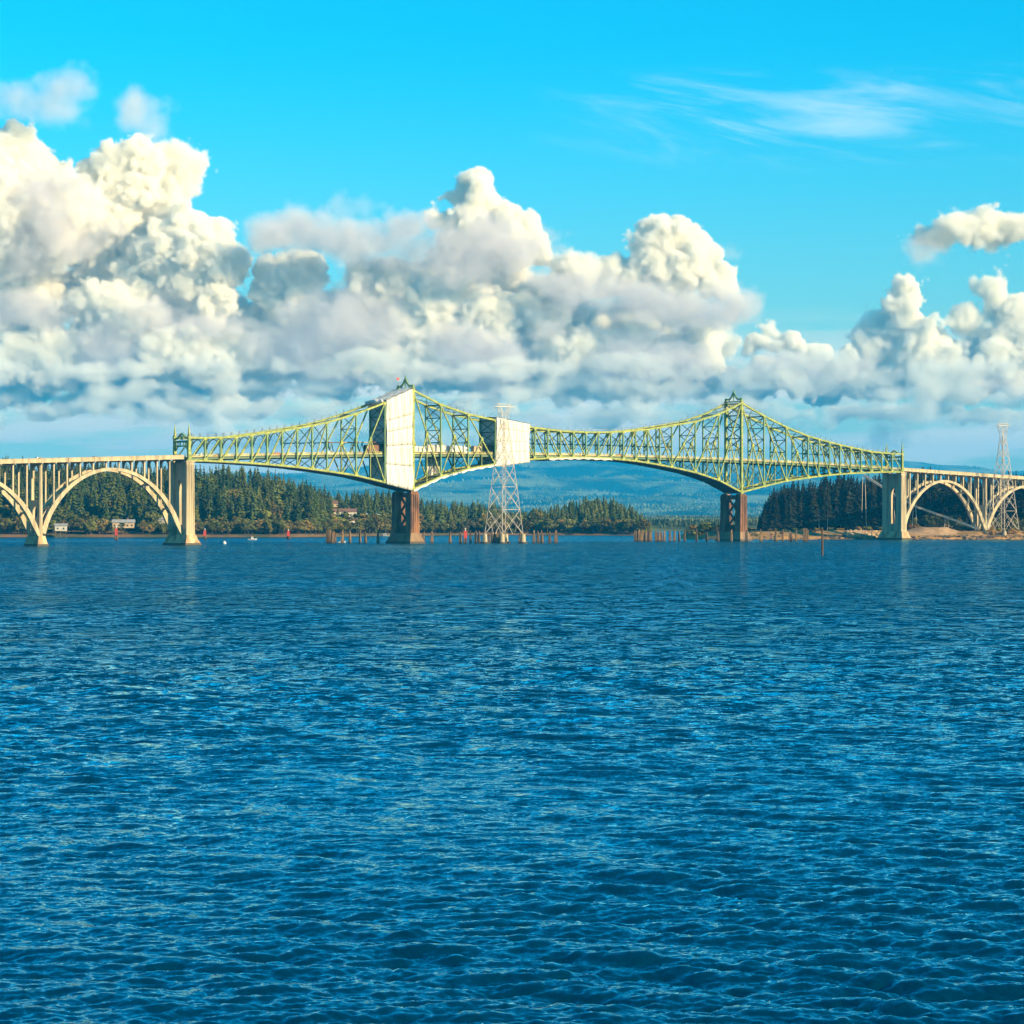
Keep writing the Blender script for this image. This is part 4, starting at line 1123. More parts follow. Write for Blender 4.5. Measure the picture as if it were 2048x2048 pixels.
# ---------------------------------------------------------------- lattice pylons
def pylon(cx, cy_, ang, label):
    t = thing('lattice_pylon', label, 'pylon', 'lattice transmission pylons', loc=(cx, cy_, 0))
    ca, sa = math.cos(ang), math.sin(ang)
    def Q(x, y, z): return Vector((cx + x * ca - y * sa, cy_ + x * sa + y * ca, z))
    lev = [(5.0, 7.2), (18.0, 6.0), (30, 4.9), (41, 3.8), (50, 2.9), (58, 2.05), (65, 1.35)]
    def hw(z): return float(np.interp(z, [l[0] for l in lev], [l[1] for l in lev]))
    cor = [(-1, -1), (1, -1), (1, 1), (-1, 1)]
    for sx, sy in cor:
        mb = MB()
        for (z0, h0), (z1, h1) in zip(lev[:-1], lev[1:]): mb.bar(Q(sx * h0, sy * h0, z0), Q(sx * h1, sy * h1, z1), .28, .28)
        part(mb, 'leg', M['galv'], t)
        mb = MB(); mb.tube([Q(sx * 7.2, sy * 7.2, -1.5), Q(sx * 7.2, sy * 7.2, .9)], 2.5, 12); f_ = part(mb, 'footing_cap', M['timber_wet'], t)
        mb = MB(); mb.tube([Q(sx * 7.2, sy * 7.2, .9), Q(sx * 7.2, sy * 7.2, 5.0)], [1.35, 1.2], 12); part(mb, 'footing', M['concrete'], t, sub=f_)
    for k in range(4):
        (ax, ay), (bx, by) = cor[k], cor[(k + 1) % 4]
        for (z0, h0), (z1, h1) in zip(lev[:-1], lev[1:]):
            mb = MB(); a0, b0, a1, b1 = Q(ax * h0, ay * h0, z0), Q(bx * h0, by * h0, z0), Q(ax * h1, ay * h1, z1), Q(bx * h1, by * h1, z1)
            mb.bar(a0, b1, .16, .16); mb.bar(b0, a1, .16, .16); mb.bar(a1, b1, .16, .16)
            mid = (a0 + b0 + a1 + b1) / 4
            for e0, e1 in ((a0, a1), (b0, b1)):
                mb.bar((e0 + mid) / 2, e0 * .5 + e1 * .5, .10, .10); mb.bar((e1 + mid) / 2, e0 * .5 + e1 * .5, .10, .10)
            mb.bar((a0 + b0) / 2 if z0 < 6 else mid, (a0 + a1) / 2 * .5 + mid * .5, .14, .14)
            part(mb, 'face_bracing', M['galv'], t)
    for sd in (-1, 1):                                       # the forked head
        mb = MB()
        for sy in (-1, 1):
            mb.bar(Q(sd * 1.3, sy * 1.3, 65), Q(sd * 3.4, sy * 1.1, 72.5), .26, .26); mb.bar(Q(-sd * 1.3, sy * 1.3, 65), Q(sd * 3.4, sy * 1.1, 72.5), .16, .16)
        mb.bar(Q(sd * 2.3, -1.2, 68.7), Q(sd * 2.3, 1.2, 68.7), .16, .16); mb.bar(Q(sd * 3.4, -1.1, 72.5), Q(sd * 3.4, 1.1, 72.5), .2, .2)
        mb.bar(Q(sd * 3.2, 0, 72.5), Q(sd * 3.9, 0, 75.2), .2, .2); part(mb, 'head_fork', M['galv'], t)
    mb = MB()
    for sy in (-1, 1): mb.bar(Q(-6.0, sy * .8, 72.5), Q(6.0, sy * .8, 72.5), .24, .3); mb.bar(Q(-4.5, sy * .5, 73.9), Q(4.5, sy * .5, 73.9), .14, .14)
    for k in range(12): mb.bar(Q(-6 + k, -.8, 72.5), Q(-5 + k, .8, 72.5), .12, .12); mb.bar(Q(-4.5 + k * .75, (-1) ** k * .5, 73.9), Q(-4.5 + k * .75 + .5, (-1) ** k * .8, 72.5), .12, .12)
    part(mb, 'cross_arm', M['galv'], t)
    for x in (-5.8, 0, 5.8):
        mb = MB(); mb.tube([Q(x, 0, 72.4), Q(x, 0, 71.0)], [.14, .1], 6); part(mb, 'insulator', M['glass'], t)


p = at(1008, 1087, 1378); pylon(p.x, p.y, math.radians(40), 'tall bare lattice pylon standing in the water before the smaller tarpaulin enclosure')
p = at(2006, 1078, 1658); pylon(p.x, p.y, math.radians(40), 'tall bare lattice pylon at the right edge before the concrete arch')

# ---------------------------------------------------------------- timber piles
def dolphin(u, Y, n, H_, wpx, label, group, seed, lean=.11, name='pile_cluster', cat='piles'):
    r = random.Random(seed); c = at(u, HY, Y); t = thing(name, label, cat, group, loc=(c.x, Y, 0))
    wd = wpx * Y / F
    for k in range(n):
        fx = (k + .5) / n - .5 if n > 1 else 0
        bx, by = fx * wd + r.uniform(-.15, .15), r.uniform(-.7, .7) if n > 1 else 0
        h = H_ * r.uniform(.74, 1.06); tx = bx * (1 - lean * 6 if n < 6 else 1) + r.uniform(-.12, .12); rr = r.uniform(.30, .44)
        mb = MB(); mb.tube([(c.x + bx, Y + by, .9), (c.x + bx * .5 + tx * .5, Y + by * .8, h * .55), (c.x + tx, Y + by * .6, h)], [rr * 1.1, rr, rr * .85], 7); pl = part(mb, 'pile', M['timber'], t)
        mb = MB(); mb.tube([(c.x + bx * 1.02, Y + by * 1.02, -1.5), (c.x + bx, Y + by, .95)], [rr * 1.16, rr * 1.12], 7); part(mb, 'wet_foot', M['timber_wet'], t, sub=pl)
    if 1 < n < 7:
        mb = MB(); q = H_ * .72; x_ = wd * .36; mb.tube([(c.x - x_, Y - .75, q), (c.x + x_, Y - .75, q), (c.x + x_, Y + .7, q), (c.x - x_, Y + .7, q), (c.x - x_, Y - .75, q)], .07, 4); part(mb, 'lashing', M['cardark'], t)
    return t


G1 = 'timber pile clusters around the left main pier'; G2 = 'timber pile clusters around the right main pier'
dolphin(662, 1390, 9, 7.2, 19, 'dense row of pale timber piles farthest left of the left main pier', G1, 1)
left = [(685, 3), (700, 3), (720, 2), (731, 3), (756, 3)]
for k, (u, n) in enumerate(left): dolphin(u, 1390, n, 6.6 + .3 * (k % 3), 5, 'lashed timber piles, ' + ORD[k] + ' right of the dense pale row', G1, 10 + k)
right = [(847, 2), (864, 3), (900, 3), (921, 4), (941, 2), (951, 2), (958, 2)]
for k, (u, n) in enumerate(right): dolphin(u, 1384, n, 6.4 + .35 * (k % 3), 4.5 + .5 * (k % 2), 'lashed timber piles, ' + ORD[k] + ' to the right of the left main pier', G1, 30 + k)
dolphin(991, 1392, 12, 6.3, 30, 'wide row of brown timber piles inside the legs of the pylon', G1, 50)
mid = [(1040, 3), (1068, 4), (1076, 3), (1084, 3), (1099, 3), (1112, 5)]
for k, (u, n) in enumerate(mid): dolphin(u, 1382, n, 6.5 + .4 * (k % 2), 7 if k == 5 else 5.5, 'lashed timber piles, ' + ORD[k] + ' from the right leg of the pylon in the water', G1, 60 + k)
dolphin(1286, 1482, 15, 6.8, 36, 'widest dense row of timber piles between the knoll and the right main pier', G2, 80)
dolphin(1317, 1484, 6, 6.4, 15, 'row of six timber piles right of the widest pile row', G2, 81)
rl = [(1329, 2), (1340, 2), (1349, 3), (1358, 3), (1369, 3), (1393, 3), (1414, 3), (1436, 2), (1463, 3)]
for k, (u, n) in enumerate(rl): dolphin(u, 1484 if u < 1450 else 1478, n, 6.3 + .4 * (k % 3), 4.5, 'lashed timber piles, ' + ORD[k] + ' right of the six pile row', G2, 90 + k)
rr_ = [(1493, 5), (1522, 4), (1552, 4), (1566, 2), (1581, 4), (1592, 2)]
for k, (u, n) in enumerate(rr_): dolphin(u, 1487, n, 6.4 + .5 * (k % 2), 6.5 if n > 3 else 4, 'splayed timber piles, ' + ORD[k] + ' right of the right main pier', G2, 110 + k, .09)
dolphin(1611, 1487, 6, 7.4, 10, 'stout timber pile cluster with a white gull post at the row end', G2, 120)
t = thing('timber_pile', 'single tall timber pile standing alone in the bay before the right bank', 'pile', loc=at(1644.6, 1111, 936) * 1)
t.location.z = 0; c = t.location
mb = MB(); mb.tube([(c.x, c.y, 1.2), (c.x + .02, c.y, 5), (c.x - .03, c.y, 9.7)], [.42, .38, .33], 10); part(mb, 'pile', M['timber_dark'], t)
mb = MB(); mb.tube([(c.x, c.y, -1.5), (c.x, c.y, 1.25)], [.45, .44], 10); part(mb, 'wet_foot', M['timber_wet'], t)
mb = MB(); mb.tube([(c.x, c.y, 9.7), (c.x, c.y, 10.2)], [.36, .1], 10); part(mb, 'cap', M['timber_wet'], t)


def marker(u, Y, H_, label, seed):
    t = dolphin(u, Y, 4, H_ * .55, 6, label, 'red channel markers', seed, .05, 'channel_marker', 'marker'); c = t.location
    mb = MB(); mb.box((c.x, c.y - 1.1, H_ * .35), (1.7, .12, H_ * .5), None); bd = part(mb, 'board', M['red'], t)
    mb = MB(); mb.box((c.x, c.y, H_ * .55), (.3, .3, H_ * .42)); mb.box((c.x, c.y, H_ * .97), (.6, .6, .5)); part(mb, 'lamp_post', M['white'], t)


marker(233, 1575, 8.5, 'red boarded channel marker behind the left concrete arch', 201)
marker(410, 1640, 6.5, 'red channel marker right of the left end pier', 202)
marker(577, 1640, 6.2, 'small red channel marker below the left steel span', 203)
marker(931, 1376, 8.0, 'bright red channel marker among the piles left of the pylon', 204)
# buoy and boats
c = at(449, 1088, 1360); t = thing('buoy', 'white round mooring buoy on the water right of the left end pier', 'buoy', loc=(c.x, c.y, 0))
mb = MB(); mb.tube([(c.x, c.y, -.5), (c.x, c.y, -.1), (c.x, c.y, .5), (c.x, c.y, 1.1), (c.x, c.y, 1.35)], [.4, .85, 1.0, .6, .15], 10); part(mb, 'float', M['white'], t, True)
mb = MB(); mb.tube([(c.x, c.y, 1.3), (c.x, c.y, 1.9)], .07, 5); part(mb, 'top_ring', M['galv'], t)


def boat(u, Y, L_, label, yaw):
    c = at(u, HY, Y); t = thing('small_boat', label, 'boat', 'small boats on the bay', loc=(c.x, Y, 0)); ca, sa = math.cos(yaw), math.sin(yaw)
    def Q(x, y, z): return Vector((c.x + x * ca - y * sa, Y + x * sa + y * ca, z))
    mb = MB(); sec = [(-.5, .8, .75), (-.2, 1, .75), (.2, .9, .85), (.42, .45, 1.0), (.5, .03, 1.15)]; o = None
    for x, k, h in sec:
        o = len(mb.v); mb.v += [tuple(Q(x * L_, y * L_ * .17 * k, z)) for y, z in ((-1, h), (-.75, .0), (0, -.25), (.75, .0), (1, h))]
    for i in range(len(sec) - 1):
        for k in range(5): a = i * 5 + k; b_ = i * 5 + (k + 1) % 5; mb.f.append((a, b_, b_ + 5, a + 5))
    mb.f.append((0, 1, 2, 3, 4)); part(mb, 'hull', M['carsilver'], t)
    mb = MB(); mb.box((0, 0, .7), (L_ * .28, L_ * .2, 1.3), lambda x, y, z: Q(x, y, z), (.8, .85)); part(mb, 'cabin', M['white'], t)
    mb = MB(); mb.box((.05 * L_, 0, 1.25), (L_ * .2, L_ * .205, .45), lambda x, y, z: Q(x, y, z), (.95, .95)); part(mb, 'window', M['glass'], t)


boat(505, 1600, 5.5, 'small open motor boat on the water below the left steel span', .2)
boat(770, 1905, 8, 'small boat near the far shore beside the left main pier', -.2)
boat(684, 1420, 4.5, 'small white skiff among the piles left of the left main pier', .5)

# ---------------------------------------------------------------- houses on the far shore
def house(u, v, Y, L_, D_, H_, wall, roof, label, yaw=0.0, stilts=0.0, flat=False):
    c = at(u, v, Y); t = thing('shore_house', label, 'house', 'houses on the wooded shore', loc=c); ca, sa = math.cos(yaw), math.sin(yaw)
    def Q(x, y, z): return Vector((c.x + x * ca - y * sa, c.y + x * sa + y * ca, c.z + z))
    mb = MB(); mb.box((0, 0, 0), (L_, D_, H_), Q); part(mb, 'wall', M[wall], t)
    rh = .5 if flat else D_ * .28
    mb = MB(); mb.prism([(-D_ / 2 - .6, H_), (D_ / 2 + .6, H_), (0, H_ + rh)], lambda p, a_, q: Q(a_, p, q + .05), -L_ / 2 - .6, L_ / 2 + .6); rf_ = part(mb, 'roof', M[roof], t)
    mb = MB(); mb.box((L_ * .2, D_ * .12, H_ + rh * .4), (.9, .9, rh * .9 + .6), Q); part(mb, 'chimney', M['brownroof'], t, sub=rf_)
    n = max(2, int(L_ / 3))
    for k in range(n):
        x = -L_ / 2 + L_ * (k + .5) / n; mb = MB(); mb.box((x, -D_ / 2 - .03, H_ * .35), (1.1, .12, H_ * .30), Q); wnd = part(mb, 'window', M['glass'], t); mb = MB(); mb.box((x, -D_ / 2 - .06, H_ * .35 - .14), (1.4, .2, .12), Q); part(mb, 'sill', M['greyroof'], t, sub=wnd)
    mb = MB(); mb.box((L_ / 2 + .03, 0, .05), (.12, 1.1, 2.1), Q); part(mb, 'door', M['brownroof'], t)
    if stilts:
        for x in (-L_ / 2 + .5, 0, L_ / 2 - .5):
            for y in (-D_ / 2 + .4, D_ / 2 - .4): mb = MB(); mb.bar(Q(x, y, -stilts), Q(x, y, 0), .3, .3); part(mb, 'stilt', M['timber'], t)
        mb = MB(); mb.box((L_ * .9, 0, -.3), (L_ * 2.2, D_ * .5, .3), Q); part(mb, 'jetty', M['timber'], t)


house(122, 1062, 1822, 8, 6, 3.6, 'house_white', 'greyroof', 'white hut on stilts with a jetty seen through the left arch', .1, 5)
house(247, 1056, 1838, 15, 8, 3.8, 'wood_wall', 'greyroof', 'tan bungalow above the red marker behind the left arch', .1)
house(311, 1047, 1858, 20, 8, 2.8, 'house_white', 'greyroof', 'long low white building behind the left arch near the end pier', -.12)
house(689, 1036, 1962, 18, 9, 4.6, 'house_white', 'brownroof', 'largest pale house on the cleared slope left of the left main pier', .15)
house(686, 1046, 1944, 9, 7, 3.4, 'wood_wall', 'greyroof', 'small tan house just below the largest pale house', -.1)
house(702, 1050, 1936, 9, 7, 3.2, 'house_white', 'brownroof', 'lower right cottage below the largest pale house', .3)
house(664, 1014, 2004, 11, 7, 2.8, 'wood_wall', 'brownroof', 'uppermost house at the top of the cleared slope', .1)
house(744, 1039, 1980, 10, 7, 3.6, 'house_white', 'greyroof', 'white house among trees just left of the left main pier', -.2)
# ---------------------------------------------------------------- right bank: boulders, sand, shrubs, conveyor, poles
def blob_rocks(name, label, n, place, m, seed, smin, smax):
    r = random.Random(seed); mb = MB(); base = bmesh.new(); bmesh.ops.create_icosphere(base, subdivisions=1, radius=1)
    bv = [tuple(v.co) for v in base.verts]; bf = [tuple(v.index for v in f.verts) for f in base.faces]; base.free()
    for _ in range(n):
        x, y = place(r); z = float(h_right(np.array([x]), np.array([y]))[0]); s_ = r.uniform(smin, smax)
        if z < -.6: z = -.3
        k = (s_ * r.uniform(.7, 1.4), s_ * r.uniform(.7, 1.3), s_ * r.uniform(.5, .9)); a = r.uniform(0, 6.28); ca, sa = math.cos(a), math.sin(a)
        vs_ = []
        for p in bv: j = 1 + r.uniform(-.25, .25); px, py, pz = p[0] * k[0] * j, p[1] * k[1] * j, p[2] * k[2] * j; vs_.append((x + px * ca - py * sa, y + px * sa + py * ca, z + pz * 1.0 + s_ * .15))
        mb.add(vs_, bf)
    o = mb.build(name, m); return tag(o, label, 'rocks', kind='stuff')


def ux(u, y): return (u - CX) * y / F


def pl1(r): y = 1630 + r.uniform(-2, 16); return ux(r.uniform(1640, 2080), y), y
def pl2(r): y = 1638 + r.random() ** .8 * 22; return ux(r.uniform(1692, 1772), y), y
def pl3(r): y = 1629 + r.uniform(-1, 10); return ux(r.uniform(1420, 1700), y), y


blob_rocks('shore_boulders', 'dark wet boulders along the waterline of the right bank', 420, pl1, M['rockdark'], 4, .4, 1.2)
blob_rocks('pale_riprap', 'heap of pale tan boulders beside the right end pier', 420, pl2, M['rock'], 5, .7, 1.7)
blob_rocks('shore_cobbles', 'scattered brown stones along the low bank by the right main pier', 200, pl3, M['rockdark'], 6, .3, .9)


def h_sand(x, y):
    u = CX + x * F / y; e = sstep(u, 1800, 1850) * sstep(u, 1925, 1885) * sstep(y, 1648, 1664) * sstep(y, 1700, 1680)
    return h_right(x, y) - .3 + e * (2.4 + vnoise(x, y, 8, 31) * 1.3)


sm = terrain('sand_mound', h_sand, np.linspace(ux(1795, 1670), ux(1930, 1670), 60), np.linspace(1646, 1702, 40), M['sand'])


def shrub_mesh(seed, m):
    r = random.Random(seed); vs = []; fs = []
    for _ in range(9):
        c = Vector((r.uniform(-.5, .5), r.uniform(-.5, .5), r.uniform(.15, .6))); cr = r.uniform(.25, .42)
        for _ in range(34):
            d = Vector((r.gauss(0, 1), r.gauss(0, 1), abs(r.gauss(0, 1)))).normalized(); p = c + d * cr * r.uniform(.6, 1.05); s_ = d.orthogonal().normalized(); q = d.cross(s_); e = r.uniform(.06, .12); o = len(vs)
            vs += [tuple(p + s_ * e), tuple(p + q * e), tuple(p - s_ * e), tuple(p - q * e)]; fs.append((o, o + 1, o + 2, o + 3))
    me = bpy.data.meshes.new('foliage'); me.from_pydata(vs, [], fs); me.materials.append(m); return me


SHR = [shrub_mesh(k, M['shrub'] if k % 3 else M['leaf_green']) for k in range(5)]
mbs = MB()
for a in range(4): mbs.tube([(0, 0, -.1), (.25 * math.cos(a * 1.6), .25 * math.sin(a * 1.6), .5)], [.03, .012], 4)
STEM = mbs.mesh('stem', M['bark'])
r = random.Random(12)
ZN = [(1376, 1448, 24, 3.0, 6.0, 1662, 1690, 'rusty shrub on the low bank left of the right main pier'), (1490, 1640, 34, 1.0, 2.4, 1645, 1684, 'low dry shrub on the bank between the right piers'), (1640, 1790, 14, 1.5, 3.5, 1672, 1692, 'green shrub at the foot of the dark spruce wood'), (1812, 1975, 34, 2.0, 5.0, 1680, 1694, 'autumn shrub behind the sand mound under the right arch'), (1975, 2080, 26, 1.5, 4.0, 1650, 1690, 'dry shrub on the bank around the right lattice pylon')]
for u0, u1, n, h0, h1, y0, y1, lab in ZN:
    for _ in range(n):
        y = r.uniform(y0, y1); x = ux(r.uniform(u0, u1), y); z = float(h_right(np.array([x]), np.array([y]))[0])
        if z < .5: continue
        o = bpy.data.objects.new('shrub', None); COL.objects.link(o); h = r.uniform(h0, h1); o.location = (x, y, z); o.scale = (h * r.uniform(1, 1.5), h * r.uniform(1, 1.5), h); o.rotation_euler = (0, 0, r.uniform(0, 6.28))
        tag(o, lab, 'shrub', lab.replace('shrub', 'shrubs'))
        for nm, me in (('foliage', r.choice(SHR)), ('stem', STEM)): c = bpy.data.objects.new(nm, me); COL.objects.link(c); c.parent = o
# conveyor gallery climbing across the wood
path = [at(1958, 1058, 1672), at(1829, 1012.5, 1684), at(1785, 987, 1690), at(1728, 951, 1697)]
t = thing('conveyor', 'long inclined conveyor gallery rising leftwards behind the right end pier', 'conveyor', loc=(path[0].x, path[0].y, 5))
for a, b_ in zip(path[:-1], path[1:]):
    mb = MB(); mb.bar(a, b_, 1.2, 1.1); mb.bar(a + Vector((0, 0, .75)), b_ + Vector((0, 0, .75)), 1.5, .15); part(mb, 'gallery', M['galv'], t)
for p in (path[0] * .5 + path[1] * .5, path[1], path[2], path[3]):
    g = float(h_right(np.array([p.x]), np.array([p.y]))[0]); mb = MB(); mb.bar(p + Vector((-.8, 0, -.5)), Vector((p.x - 1.6, p.y, g - .5)), .3, .3); mb.bar(p + Vector((.8, 0, -.5)), Vector((p.x + 1.6, p.y, g - .5)), .3, .3); part(mb, 'trestle_leg', M['galv'], t)
for u, v0, lab in ((1638, 1040, 'shorter utility pole before the dark spruce wood'), (1655, 1036, 'taller utility pole before the dark spruce wood, nearer the boulder heap')):
    p = at(u, v0, 1688); g = float(h_right(np.array([p.x]), np.array([p.y]))[0]); t = thing('utility_pole', lab, 'pole', 'utility poles on the right bank', loc=(p.x, p.y, g))
    mb = MB(); mb.tube([(p.x, p.y, g - .5), (p.x, p.y, p.z)], [.2, .13], 7); part(mb, 'shaft', M['galv'], t)
    mb = MB(); mb.bar((p.x - 1, p.y, p.z - .6), (p.x + 1, p.y, p.z - .6), .12, .14); part(mb, 'cross_arm', M['timber'], t)

# ---------------------------------------------------------------- clouds: real volumes far behind the hills
YC = 40000.0; KC = YC / F
CLOUDS = [  # u, v, ru, rv, depth, kind (0 crisp white, 2 soft white, 1 grey)
(25,326,60,60,0,0),(83,335,35,35,0,0),(33,372,80,70,0,0),(103,372,45,45,0,0),(20,290,30,40,0,0),(83,463,110,85,-.25,1),(20,440,90,90,-.1,2),(110,430,70,60,-.1,2),
(265,305,40,40,.2,0),(232,339,55,55,.2,0),(248,372,55,60,.2,0),(232,421,50,60,.2,0),(223,455,35,35,.2,0),(281,326,40,40,.2,0),(174,339,25,25,.2,0),(200,380,30,40,.2,0),(348,335,38,38,.3,2),(331,365,35,40,.3,2),(300,400,40,50,.3,2),
(368,446,42,42,0,0),(360,492,60,60,0,0),(397,513,70,70,0,0),(310,533,60,55,0,0),(447,537,50,50,0,0),(476,537,35,35,0,0),(372,554,60,55,0,0),(439,595,42,45,0,0),(298,575,40,35,0,0),(422,637,25,25,0,0),(270,520,35,40,.1,2),
(551,554,45,45,.1,0),(600,554,40,40,.1,0),(580,587,45,45,.1,0),(538,595,35,35,.1,0),(556,630,20,25,.1,0),
(29,194,44,30,-.2,3),(153,195,48,34,-.2,3),(103,226,80,30,-.2,3),(286,239,46,36,-.2,3),(323,272,34,28,-.2,3),(1900,470,60,26,-.1,3),(1838,500,44,26,-.1,3),(610,440,50,26,-.2,3),(700,430,40,24,-.2,3),(1440,500,40,22,-.1,3),
(33,583,42,28,0,0),(75,628,110,30,-.2,1),(232,628,75,50,-.1,2),(83,715,110,42,-.1,2),(393,715,105,45,-.1,2),(230,700,90,40,-.2,1),(400,655,90,30,-.2,1),(300,640,60,40,-.2,1),
(25,800,36,18,0,2),(414,810,110,24,0,2),(232,802,90,20,.1,2),(517,819,44,16,0,2),(330,790,30,26,.1,0),(120,815,60,14,.1,2),
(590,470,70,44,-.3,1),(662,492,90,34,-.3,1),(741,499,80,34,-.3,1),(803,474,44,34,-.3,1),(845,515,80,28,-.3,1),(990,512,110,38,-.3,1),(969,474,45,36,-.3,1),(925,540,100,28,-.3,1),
(948,383,42,42,.1,0),(936,416,45,45,.1,0),(899,395,20,20,.1,0),(893,432,26,30,.1,0),(899,485,32,28,.1,0),(940,465,40,40,.1,0),(1048,453,36,36,.1,0),(1015,424,24,24,.1,0),(1068,482,32,32,.1,0),(1089,507,22,22,.1,0),(1020,480,40,40,.1,0),
(1139,552,40,34,0,2),(1333,482,46,46,0,0),(1309,524,55,50,0,0),(1391,515,40,42,0,0),(1362,532,45,45,0,0),(1230,548,32,28,0,0),(1271,550,38,34,0,0),(1425,570,30,28,0,0),(1470,615,16,24,0,0),(1445,590,20,20,0,0),
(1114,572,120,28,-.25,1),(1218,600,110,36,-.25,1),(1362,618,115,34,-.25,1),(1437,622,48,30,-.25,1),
(783,569,62,48,0,0),(740,560,45,35,0,2),(866,605,62,55,0,0),(837,652,60,45,0,2),(982,631,72,52,0,0),(930,600,50,40,.1,2),(990,673,50,46,0,0),(1052,623,55,26,0,2),(799,730,92,32,-.1,2),(1155,714,62,42,0,2),(1168,755,74,32,0,2),(1197,693,36,34,0,0),(1259,685,32,30,0,2),(1404,681,42,38,.1,0),(1362,664,50,16,.1,0),(1420,716,36,34,.1,0),(1313,681,16,15,.1,0),(1100,640,40,20,0,0),
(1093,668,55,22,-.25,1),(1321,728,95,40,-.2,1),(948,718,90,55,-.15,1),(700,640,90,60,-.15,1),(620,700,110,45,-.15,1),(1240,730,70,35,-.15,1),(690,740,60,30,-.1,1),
(1815,579,36,36,0,0),(1807,616,42,42,0,0),(1799,645,40,40,0,0),(1836,678,55,50,0,0),(1848,711,55,45,0,0),(1770,690,40,50,.1,2),(1931,637,30,26,.1,2),(1993,583,30,28,.1,2),(2043,629,42,45,.1,0),(2035,680,60,46,.1,2),(1985,720,52,36,0,0),(1894,780,64,16,-.05,2),(1900,735,60,40,0,2),(1960,770,90,22,-.1,1),
(1521,695,28,26,0,0),(1571,682,28,26,0,0),(1600,699,22,22,0,0),(1629,707,24,20,0,0),(1703,720,28,24,0,0),(1690,705,18,16,0,0),(1538,653,14,14,0,2),(1559,742,85,28,-.15,1),(1662,740,75,24,-.15,1),(1600,735,50,20,0,2),
(1880,478,50,22,-.05,2),(1840,500,40,18,-.1,1),(1973,450,56,30,0,2),(2026,459,52,28,0,2),(1930,462,56,26,-.1,2),
(1786,823,120,14,0,2),(1952,827,85,12,0,2),(1300,775,90,13,0,2),(900,812,70,12,.1,2),(1210,830,40,20,.1,2)]


BANK = prof([(-60, 420), (150, 435), (250, 430), (350, 470), (450, 545), (560, 560), (650, 540), (760, 555), (880, 470), (950, 450), (1080, 520), (1140, 575), (1250, 570), (1330, 540), (1440, 620), (1480, 700), (1560, 695), (1700, 715), (1780, 640), (1900, 670), (2100, 640)])
_r = random.Random(21)
for _u in range(-60, 2110, 46):
    for _v in range(430, 790, 40):
        if _v < float(BANK(_u)) + 34 or _r.random() < .22: continue
        CLOUDS.append((_u + _r.uniform(-20, 20), _v + _r.uniform(-14, 14), _r.uniform(34, 62), _r.uniform(24, 42), _r.uniform(.15, .45), 2 if _r.random() < .72 else 0))
for _u in range(-40, 2110, 88):
    for _v in (750, 785, 835, 880):
        if _r.random() < (.75 if _v < 800 else .5): CLOUDS.append((_u + _r.uniform(-50, 50), _v + _r.uniform(-14, 14), _r.uniform(45, 105), _r.uniform(11, 20), _r.uniform(-.6, -.35), 4))
    CLOUDS.append((_u + _r.uniform(-60, 60), 830 + _r.uniform(-14, 24), _r.uniform(60, 120), _r.uniform(10, 17), -.55, 4))


